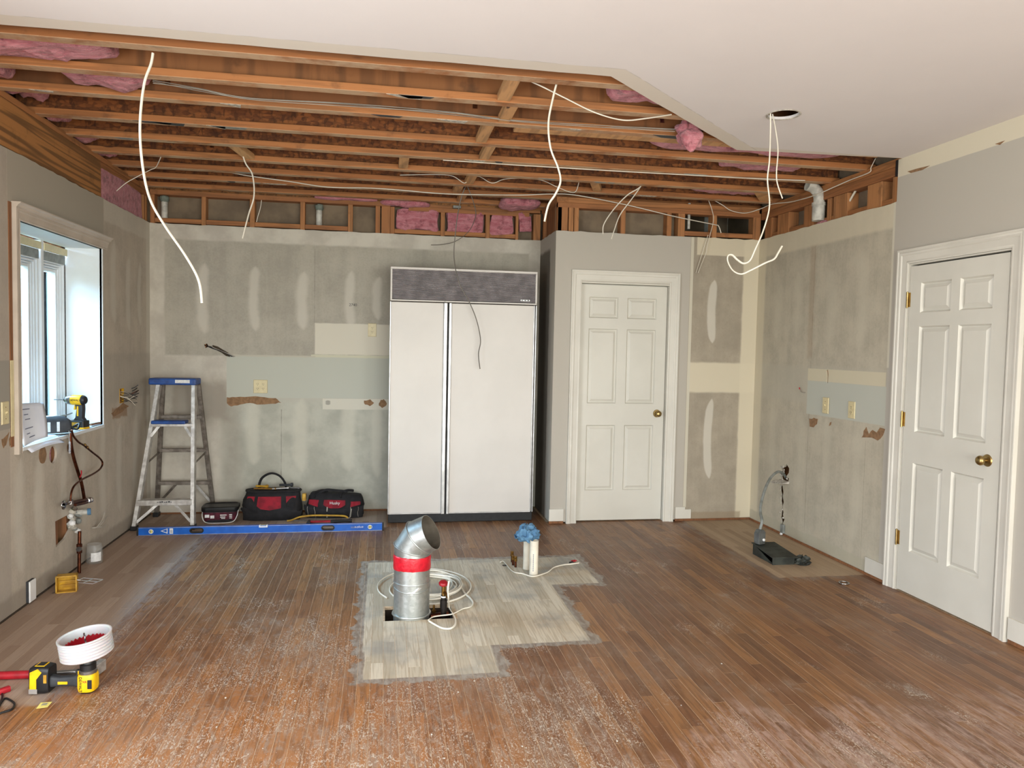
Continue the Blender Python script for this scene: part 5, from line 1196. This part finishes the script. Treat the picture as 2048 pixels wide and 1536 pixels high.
# ================================================================= PLUMBING ON THE LEFT WALL
XP_ = XL+.055
def lw(pts, x=XP_): return [PX(a, b, x) for a, b in pts]
def ptube(label, pts, r, m, name='copper_pipe', cat='pipe'):
    return tag(MB().tube(crom(pts, 6), r, 12).build(name, M[m], None, smooth=60), label, cat)
ptube('thin bent copper tube looping below the window sill', lw([(143, 860), (147, 872), (157, 884), (168, 891), (184, 904), (200, 917), (205, 927), (200, 938), (186, 948), (166, 958), (150, 970), (143, 984), (141, 1003)], XL+.085), .006, 'copper', 'copper_tube')
ft = thing('brass_coupling', 'brass compression coupling on the bent copper tube', 'fitting', PX(172, 892.5, XL+.085))
d_ = (PX(178, 898, XP_)-PX(167, 887, XP_)).normalized()
MB().lathe([(.006, -.03), (.010, -.028), (.010, -.012), (.007, -.010), (.007, .010), (.010, .012), (.010, .028), (.006, .03)], (0, 0, 0), d_, 6, True, True).build('coupling', M['oldbrass'], ft)
pp = ptube('dark copper riser pipe leaning up to the window sill', lw([(141, 866), (142, 888), (147, 914), (156, 944), (163, 966), (169, 1000)], XL+.042), .010, 'copper')
tg = thing('paper_tag', 'white paper tag hanging from the copper pipe under the sill', 'tag', PX(139.5, 895, XP_+.016))
MB().poly([[(-.012, -.036), (.012, -.036), (.012, .03), (.006, .036), (-.006, .036), (-.012, .03)]], lambda u, v, q: (q, u, v), 0, .001).build('tag_card', M['paper'], tg)
for k in range(6): MB().box(.001, .0014, -.008, .008-.003*(k % 2), -.028+k*.009, -.024+k*.009).build('tag_print', M['ink'], tg)
MB().tube(crom([(0, 0, .034), (-.004, .004, .055), (0, .0, .08), (-.006, .006, .10)]), .0018, 5).build('tag_string', M['wire'], tg)
cl = thing('copper_strap', 'short red tie on the leaning copper pipe', 'tie', PX(161, 948, XP_+.012)); MB().tube(crom([(0, -.01, -.02), (.005, .0, 0), (0, .012, .02)]), .004, 6).build('tie', M['redpl'], cl)
cp = PX(141, 1004, XP_)
vv = thing('shutoff_valve', 'chrome shut-off valve pair with round wall flange below the window', 'valve', (XL, cp.y, cp.z))
def vx(a, b, x=XP_): q = PX(a, b, x); return q-Vector((XL, cp.y, cp.z))
MB().lathe([(.030, .0), (.028, .006), (.014, .012), (.010, .012)], vx(127, 1010, XL)+Vector((.0, 0, 0)), (1, 0, 0), 20).build('wall_flange', M['chrome'], vv, smooth=40)
MB().tube([vx(127, 1010, XL), vx(127, 1010), vx(141, 1005)], .010, 12).build('inlet', M['chrome'], vv, smooth=50)
MB().tube([vx(141, 1006), vx(156, 1003), vx(172, 1000)], .011, 12).build('copper_link', M['copper'], vv, smooth=50)
MB().tube([vx(150, 1010), vx(168, 1006), vx(178, 1003)], .010, 12).build('copper_link', M['copper'], vv, smooth=50)
MB().lathe([(.012, -.02), (.018, -.018), (.018, .0), (.013, .004), (.013, .02), (.019, .024), (.019, .045), (.010, .05)], vx(176, 1001), (vx(190, 997)-vx(176, 1001)).normalized(), 12, True, True).build('valve_knob', M['chrome'], vv)
MB().lathe([(.010, -.015), (.016, -.012), (.016, .012), (.010, .015)], vx(141, 1004), (0, 0, 1), 8, True, True).build('valve_nut', M['chrome'], vv)
MB().lathe([(.010, -.012), (.014, -.010), (.014, .012), (.008, .02)], vx(148, 1016), (.6, .5, -.6), 8, True, True).build('valve_nut', M['chrome'], vv)
wp_ = thing('capped_drain', 'white drain stub with blue cap poking from the window wall', 'pipe', PX(150, 1026, XL))
e_ = PX(180, 1023, XL+.08)-PX(150, 1026, XL)
MB().tube([(-.02, 0, 0), e_*.4, e_*.9], .018, 14).build('stub', M['pvcold'], wp_, smooth=50); MB().tube([e_*.82, e_*1.06], .022, 14).build('blue_cap', M['bluerag'], wp_, smooth=50)
pz_ = thing('plaster_lump', 'ragged grey plaster and foil lump under the valves', 'plaster', PX(150, 1040, XL))
s = random.Random(21)
for k in range(9):
    q = PX(141+s.uniform(0, 18), 1022+k*5, XL+.012)-PX(150, 1040, XL); r_ = s.uniform(.018, .034)
    MB().lathe([(0, -r_), (r_*.8, -r_*.3), (r_*.6, r_*.5), (0, r_)], q, (s.uniform(.3, 1), s.uniform(-1, 1), s.uniform(-1, 1)), 7).build('lump', M[('gypedge', 'conduit', 'whitepl')[k % 3]], pz_)
fp = PX(158, 1110, XP_)
dn = thing('floor_riser', 'dark copper riser with small valve running down to the floor', 'pipe', (fp.x, fp.y, 0))
zt_ = PX(160, 1062, XP_).z
MB().cyl((0, 0, .0), (.0, .012, zt_), .0105, 12).build('pipe', M['copper'], dn, smooth=40)
zv = PX(158, 1098, XP_).z
MB().lathe([(.011, -.03), (.016, -.026), (.016, -.01), (.012, -.006), (.012, .008), (.017, .012), (.017, .03), (.011, .034)], (0, .006, zv), (0, 0, 1), 10).build('valve_body', M['copper'], dn, smooth=30)
MB().lathe([(.006, 0), (.006, .02), (.016, .022), (.016, .03), (0, .032)], (0, 0, zv), (.3, -.9, .2), 10).build('valve_handle', M['blackiron'], dn, smooth=30)
tw = thing('wire_tuft', 'short twisted grey wires sticking out above the clear jar', 'wire', PX(182, 1056, XL))
for k in range(3): MB().tube(crom([(0, 0, 0), (.03, .03-.01*k, .0), (.05, .07, (.02, -.012, .045)[k]), (.055, .13-.02*k, (.05, -.006, .09)[k])], 5), .004, 6).build('wire', M['wire'], tw, smooth=60)
# jar, amber box, plastic wrap
p = PZ(188, 1127); jr = thing('clear_jar', 'clear plastic jar with white paper label by the window wall', 'jar', (p.x, p.y+.01, 0))
MB().lathe([(0, .004), (.046, .003), (.050, .010), (.050, .10), (.047, .108), (.042, .114), (.042, .118), (.045, .120), (.045, .128), (.041, .128), (.041, .118), (.046, .104), (.0475, .012), (0, .008)], (0, 0, 0), (0, 0, 1), 32).build('jar_body', M['jar'], jr, smooth=40)
MB().loft([[(.0508*cos(a), .0508*sin(a), z) for a in [radians(-95+k*9) for k in range(9)]] for z in (.022, .08)], False, False, False).build('paper_label', M['sticker'], jr, smooth=60)
p0, p1 = PZ(112, 1187), PZ(153, 1184)
ab = thing('amber_electric_box', 'open amber plastic electrical box standing on the floor by the wall', 'electrical box', ((p0.x+p1.x)/2, (p0.y+p1.y)/2, 0), radians(12))
W_, H_, D_ = .105, .098, .06
a_ = MB(); a_.box(-W_/2, W_/2, D_-.004, D_, 0, H_); a_.box(-W_/2, -W_/2+.004, 0, D_, 0, H_); a_.box(W_/2-.004, W_/2, 0, D_, 0, H_); a_.box(-W_/2, W_/2, 0, D_, H_-.004, H_); a_.box(-W_/2, W_/2, 0, D_, 0, .004); a_.build('box', M['amber'], ab, bevel=.001, seg=1)
for a, b, c, e in ((-W_/2-.002, W_/2+.002, H_-.006, H_+.002), (-W_/2-.002, W_/2+.002, -.0, .006), (-W_/2-.002, -W_/2+.005, 0, H_), (W_/2-.005, W_/2+.002, 0, H_)): MB().box(a, b, -.002, .004, c, e).build('rim', M['olive'], ab)
for z in (.03, .055): MB().box(-.04, .045, .045, .056, z, z+.004).build('rib', M['olive'], ab)
for sx, z in ((-1, .008), (1, .07)): MB().cyl((sx*(W_/2+.002), .0, z), (sx*(W_/2+.018), .004, z-.004), .004, 8).build('screw_tab', M['chrome'], ab)
p = PZ(176, 1162); pk = thing('plastic_wrapper', 'flat clear plastic wrapper lying on the floor behind the amber box', 'wrapper', (p.x, p.y, 0), radians(-20))
s = random.Random(2)
for a, b, c, e in ((-.07, .07, -.045, -.041), (-.07, .07, .041, .045), (-.07, -.066, -.045, .045), (.066, .07, -.045, .045), (-.002, .002, -.045, .045), (-.07, .07, -.002, .002)): MB().box(a, b, c, e, .0, .003).build('fold', M['translucent'], pk)

# ================================================================= TOOLS ON THE WINDOW SILL
ZS = WZ0
ip_ = PX(157, 857, -1.985)
idr = thing('impact_driver', 'yellow and black cordless impact driver standing on the window sill', 'drill', (ip_.x, ip_.y, ZS), radians(-12))
bt_ = MB().loft([[(x_, y_, z_) for x_, y_, _ in rrect(.115, .075, .014, 0)] for z_ in (.004, .055)]).build('battery', M['black'], idr, smooth=30, bevel=.004)
MB().loft([rrect(.118, .078, .014, 0), rrect(.118, .078, .014, .012)]).build('battery_base', M['yellow'], bt_, smooth=30)
MB().box(-.02, .03, -.0395, -.0375, .02, .045).build('battery_plate', M['olive'], bt_)
MB().loft([[(cx_+x_*w_, y_, z_) for x_, y_, _ in rrect(1, .036, .012, 0, 4)] for cx_, w_, z_ in ((.012, .075, .055), (.012, .044, .075), (.018, .040, .13), (.012, .05, .16))]).build('handle', M['darkgrey'], idr, smooth=40)
MB().box(.002, .012, -.020, -.0175, .085, .15).build('handle_stripe', M['yellow'], idr)
MB().lathe([(0, -.052), (.024, -.050), (.031, -.04), (.033, .0), (.033, .02)], (0, 0, .19), (-1, 0, 0), 20, True).build('motor_cap', M['black'], idr, smooth=40)
MB().lathe([(.0335, -.03), (.0345, -.028), (.0345, .035), (.032, .04)], (0, 0, .19), (-1, 0, 0), 20, True, True).build('motor_housing', M['yellow'], idr, smooth=40)
MB().lathe([(.032, .035), (.032, .05), (.026, .075), (.022, .08)], (0, 0, .19), (-1, 0, 0), 20, True, True).build('nose_cone', M['steel'], idr, smooth=40)
MB().lathe([(.014, .08), (.014, .092), (.010, .094)], (0, 0, .19), (-1, 0, 0), 14, True, True).build('collet', M['black'], idr, smooth=40)
MB().cyl((-.09, 0, .19), (-.165, 0, .19), .0035, 8).build('driver_bit', M['steel'], idr, smooth=40)
MB().bar((-.018, 0, .155), (-.024, 0, .125), .014, .012).build('trigger', M['yellow'], idr, bevel=.003)
text('DEWALT', .018, 'printed_word', M['black'], idr, Matrix.Translation((.0, -.0350, .19)) @ Matrix.Rotation(pi/2, 4, 'X'))
def sheet(name, label, fn, nu, nv, m, print_=None):
    o = MB(); o.add([fn(i/nu, j/nv) for j in range(nv+1) for i in range(nu+1)], [(j*(nu+1)+i, j*(nu+1)+i+1, (j+1)*(nu+1)+i+1, (j+1)*(nu+1)+i) for j in range(nv) for i in range(nu)])
    ob = o.build(name, M[m], None, smooth=60); sd = ob.modifiers.new('th', 'SOLIDIFY'); sd.thickness = .0008
    return tag(ob, label, 'paper')
y0_, y1_ = PX(40, 880, -1.935).y, PX(90, 850, -1.945).y
fa = lambda u, v: (-1.915-.03*v-.012*sin(u*2.5)+.03*max(0, u-.6)*(1-v), y0_+(y1_-y0_-.05*(1-v)**2)*u, ZS+.004+(.235-.02*u)*v+.02*u*(1-v))
pa = sheet('paper_sheet', 'curling printed paper sheet standing at the near end of the sill', fa, 10, 8, 'paper')
for k, (u_, v_, l_) in enumerate(((.15, .85, .3), (.18, .72, .18), (.2, .6, .22), (.15, .38, .35), (.2, .25, .15), (.3, .15, .25))):
    a, b = Vector(fa(u_, v_)), Vector(fa(u_+l_, v_)); MB().bar(a+Vector((.0022, 0, 0)), b+Vector((.0022, 0, 0)), .0006, .005).build('print_line', M['ink'], pa)
y2_, y3_ = PX(60, 893, -1.90).y, PX(116, 872, -1.93).y
fbp = lambda u, v: (-2.0+.10*v, y2_+(y3_-y2_)*u+.02*v, ZS+.010+.012*sin(u*3)-.075*max(0, v-.55)*1.4)
sheet('paper_sheet', 'folded paper sheet drooping over the sill edge', fbp, 10, 8, 'paper')
p = PX(108, 858, -2.0); gb = thing('tool_pouch', 'dark tool pouch with pale stripes lying on the sill', 'pouch', (-1.995, p.y, ZS+.012), radians(35))
MB().loft([[(x_*f, y_*f2, z_) for x_, y_, _ in rrect(.17, .09, .02, 0)] for f, f2, z_ in ((1, 1, 0), (1.04, 1.05, .03), (.95, .9, .075), (.6, .5, .10))]).build('pouch_body', M['darkgrey'], gb, smooth=50)
for k in (0, 1): MB().box(-.05+k*.05, -.035+k*.05, -.049, -.046, .01, .07).build('stripe', M['sticker'], gb)
MB().tube(crom([(.08, -.02, .03), (.11, -.05, .02), (.13, -.02, .05), (.10, .0, .03)]), .007, 8).build('strap', M['black'], gb, smooth=60)
for k, (a0, a1, lab) in enumerate((((105, 838), (128, 838), 'steel rod tool lying behind the pouch on the sill'), ((118, 836), (144, 826), 'slim grey screwdriver propped towards the window'))):
    p, q = PX(*a0, -2.06), PX(*a1, -2.06)
    if k == 0: p.z = q.z = ZS+.02
    o = MB(); o.cyl(p, q, .005, 8); o.cyl(p, p+(q-p)*.4, .010, 10); tag(o.build('hand_tool', M[('steel', 'conduit')[k]], None, smooth=40), lab, 'tool')
p = PX(136, 862, -1.945); wb_ = thing('wire_bundle', 'small tangle of black wire at the sill edge', 'wire', (p.x, p.y, ZS))
s = random.Random(30)
for k in range(5): MB().tube(crom([(s.uniform(-.025, .02), s.uniform(-.035, .04), .012+s.uniform(0, .03)) for _ in range(6)], 4), .004, 6).build('strand', M['black'], wb_, smooth=60)
p = PX(192, 852, -1.96); rg2 = thing('sill_stick', 'short wooden stick lying on the far end of the sill', 'stick', (-1.965, p.y, ZS)); MB().bar((0, -.09, .010), (.02, .10, .010), .018, .012).build('stick', M['rawstrip'], rg2, bevel=.002)

# ================================================================= DRILL WITH DUST SHIELD, POLE, NOTE AND CORD ON THE FLOOR
p = PZ(171, 1388); dr = thing('cordless_drill', 'yellow and black cordless drill standing nose up under a ribbed dust shield', 'drill', (p.x, p.y+.03, 0), radians(-6))
MB().loft([[(x_*f, y_*f2, z_) for x_, y_, _ in rrect(.066, .070, .022, 0)] for f, f2, z_ in ((.8, .8, .001), (.95, .95, .008))]).build('rear_cap', M['black'], dr, smooth=40)
MB().loft([[(x_*f, y_*f2, z_) for x_, y_, _ in rrect(.068, .072, .024, 0)] for f, f2, z_ in ((.96, .96, .008), (1.05, 1.03, .022), (1.05, 1.03, .066), (.96, .95, .080))]).build('motor_housing', M['yellow'], dr, smooth=40)
MB().box(.014, .032, -.0385, -.036, .024, .062).build('vent_panel', M['black'], dr, bevel=.002)
MB().lathe([(.033, .076), (.034, .082), (.034, .092), (.031, .095)], (0, 0, 0), (0, 0, 1), 24, True, True).build('clutch_ring', M['steel'], dr, smooth=40)
MB().lathe([(.031, .094), (.031, .118), (.027, .122), (.027, .126), (.025, .130), (.023, .158), (.018, .160)], (0, 0, 0), (0, 0, 1), 24, True, True).build('chuck', M['black'], dr, smooth=30)
MB().loft([[(x_, cy_+y_*w_, cz_+z_*h_) for y_, z_, _ in rrect(1, 1, .3, 0, 4)] for x_, cy_, cz_, w_, h_ in ((-.028, 0, .048, .046, .06), (-.055, .0, .046, .034, .044), (-.11, .0, .044, .032, .038), (-.145, .0, .046, .040, .05))]).build('handle', M['darkgrey'], dr, smooth=40)
MB().box(-.115, -.075, -.0195, -.0165, .036, .048).build('handle_stripe', M['yellow'], dr, bevel=.002)
MB().box(-.048, -.034, -.010, .010, .064, .092).build('trigger', M['black'], dr, bevel=.004)
MB().box(-.038, -.028, -.012, .012, .068, .090).build('guard', M['yellow'], dr, bevel=.003)
bt_ = MB().loft([[(x_, y_*w_, .058+z_*h_) for y_, z_, _ in rrect(1, 1, .18, 0, 4)] for x_, w_, h_ in ((-.145, .068, .104), (-.165, .074, .112), (-.205, .074, .114), (-.222, .066, .102))]).build('battery', M['black'], dr, smooth=30)
sh_ = ((-.217, .026), (-.190, .026), (-.190, .066), (-.168, .095), (-.185, .110), (-.215, .096))
MB().loft([[(x_, -.0385, z_) for x_, z_ in sh_], [(x_, -.034, z_) for x_, z_ in sh_]]).build('battery_shell', M['yellow'], bt_)
MB().box(-.206, -.166, -.020, .022, .1130, .1165).build('battery_top', M['yellow'], bt_, bevel=.001, seg=1); MB().box(-.199, -.171, -.016, .018, .1165, .1178).build('battery_window', M['black'], bt_)
MB().box(-.162, -.150, -.0372, -.034, .050, .085).build('battery_badge', M['olive'], bt_)
MB().box(-.220, -.186, -.0405, -.0375, .006, .026).build('belt_clip', M['alu'], bt_, bevel=.001, seg=1)
text('DEWALT', .016, 'printed_word', M['black'], dr, Matrix.Translation((-.014, -.0380, .043)) @ Matrix.Rotation(pi/2, 4, 'X') @ Matrix.Rotation(-pi/2, 4, 'Z'))
text('XR', .014, 'printed_word', M['redpl'], dr, Matrix.Translation((.003, -.0380, .054)) @ Matrix.Rotation(pi/2, 4, 'X'))
ds = thing('dust_shield', 'milky ribbed plastic dust shield bowl with red hole saw on the drill', 'dust shield', tuple(Vector(dr.location)+Vector((.0, 0, .146))), 0, ry=radians(-7), rx=radians(3))
prof = [(.022, .0), (.07, .004), (.090, .010)]
for k in range(6): z = .014+k*.0128; prof += [(.0940, z), (.1010, z+.003), (.1010, z+.0078), (.0940, z+.0115)]
prof += [(.103, .091), (.103, .097), (.098, .097), (.093, .092), (.091, .02), (.07, .012), (.0, .010)]
MB().lathe(prof, (0, 0, 0), (0, 0, 1), 48).build('bowl', M['translucent'], ds, smooth=25)
rings = []
for z in (.014, .058): rings.append([(.082*cos(2*pi*k/60), .082*sin(2*pi*k/60), z) for k in range(60)])
rings.append([(.082*cos(2*pi*k/60), .082*sin(2*pi*k/60), .066 if k % 2 else .057) for k in range(60)]); rings.append([(.078*cos(2*pi*k/60), .078*sin(2*pi*k/60), .066 if k % 2 else .057) for k in range(60)]); rings.append([(.078*cos(2*pi*k/60), .078*sin(2*pi*k/60), .016) for k in range(60)])
MB().loft(rings).build('hole_saw', M['redpl'], ds)
MB().tube([(.0012*cos(k*1.2), .0012*sin(k*1.2), .015+k*.0045) for k in range(21)], .0035, 6).build('pilot_bit', M['steel'], ds)
pl_ = thing('red_pole', 'red tool pole with grey steel end lying on the floor behind the drill', 'pole', tuple(PZ(60, 1352)))
q0, q1, q2 = PZ(-70, 1362), PZ(84, 1356), PZ(194, 1350)
for q in (q0, q1, q2): q.z = .018
MB().cyl(q0, q1, .0175, 14).build('red_grip', M['redpl'], pl_, world=True, smooth=40); MB().cyl(q1, q2, .011, 12).build('steel_shaft', M['steel'], pl_, world=True, smooth=40)
hd = MB(); hd.bar(q2+Vector((-.004, -.03, .012)), q2+Vector((.01, .045, .012)), .030, .05); hd.build('steel_head', M['alu'], pl_, world=True, bevel=.004)
p = PZ(88, 1411); nt_ = MB(); nt_.add([(-.018, -.026, .0015), (.022, -.022, .003), (.020, .026, .0018), (-.020, .020, .004)], [(0, 1, 2, 3)])
nt_.xf(M4((p.x, p.y, 0))); o = nt_.build('sticky_note', M['note'], None); sd = o.modifiers.new('th', 'SOLIDIFY'); sd.thickness = .0008; tag(o, 'small pale yellow paper note lying on the floor before the drill', 'note')
for k in range(3): MB().bar(p+Vector((-.010, -.004+.007*k, .0036)), p+Vector((.010, -.001+.007*k, .0038)), .0022, .0006).build('scribble', M['ink'], o)
cable('black cord curled on the floor in front of the red pole', [PZ(a, b, .005) for a, b in ((-40, 1390), (-10, 1384), (4, 1388), (2, 1402), (-6, 1420), (8, 1398), (20, 1400), (29, 1408), (24, 1418), (8, 1424), (-20, 1432), (-50, 1436))], .0042, 'power_cord', 'black', 1.0)
p = PZ(3, 1388); pb_ = thing('red_plug', 'dark red plug end on the black cord', 'plug', (p.x, p.y, 0), radians(50)); MB().loft([[(x_, y_*w_, .012+z_*w_) for y_, z_, _ in rrect(1, 1, .3, 0, 3)] for x_, w_ in ((-.03, .012), (-.01, .024), (.03, .024))]).build('plug_body', M['redpl'], pb_, smooth=40)
# crumbs of plaster on the floor
s = random.Random(77); ck = None
for k in range(44):
    a, b = s.choice(((s.uniform(380, 900), s.uniform(1330, 1530)), (s.uniform(900, 1500), s.uniform(1320, 1530)), (s.uniform(450, 1000), s.uniform(1100, 1330)), (s.uniform(280, 420), s.uniform(1022, 1046))))
    p = PZ(a, b); r_ = s.uniform(.002, .0048)
    if HX0-.02 < p.x < HX1+.02 and HY0-.1 < p.y < HY1+.1: continue
    o = MB().lathe([(0, 0), (r_, r_*.1), (r_*.7, r_*.6), (0, r_*.8)], (p.x, p.y, 0), (s.uniform(-.2, .2), s.uniform(-.2, .2), 1), 6).build('plaster_crumb', M['gypedge'], None)
    tag(o, 'tiny white plaster crumb scattered on the wood floor', 'debris', 'plaster crumbs on the floor')
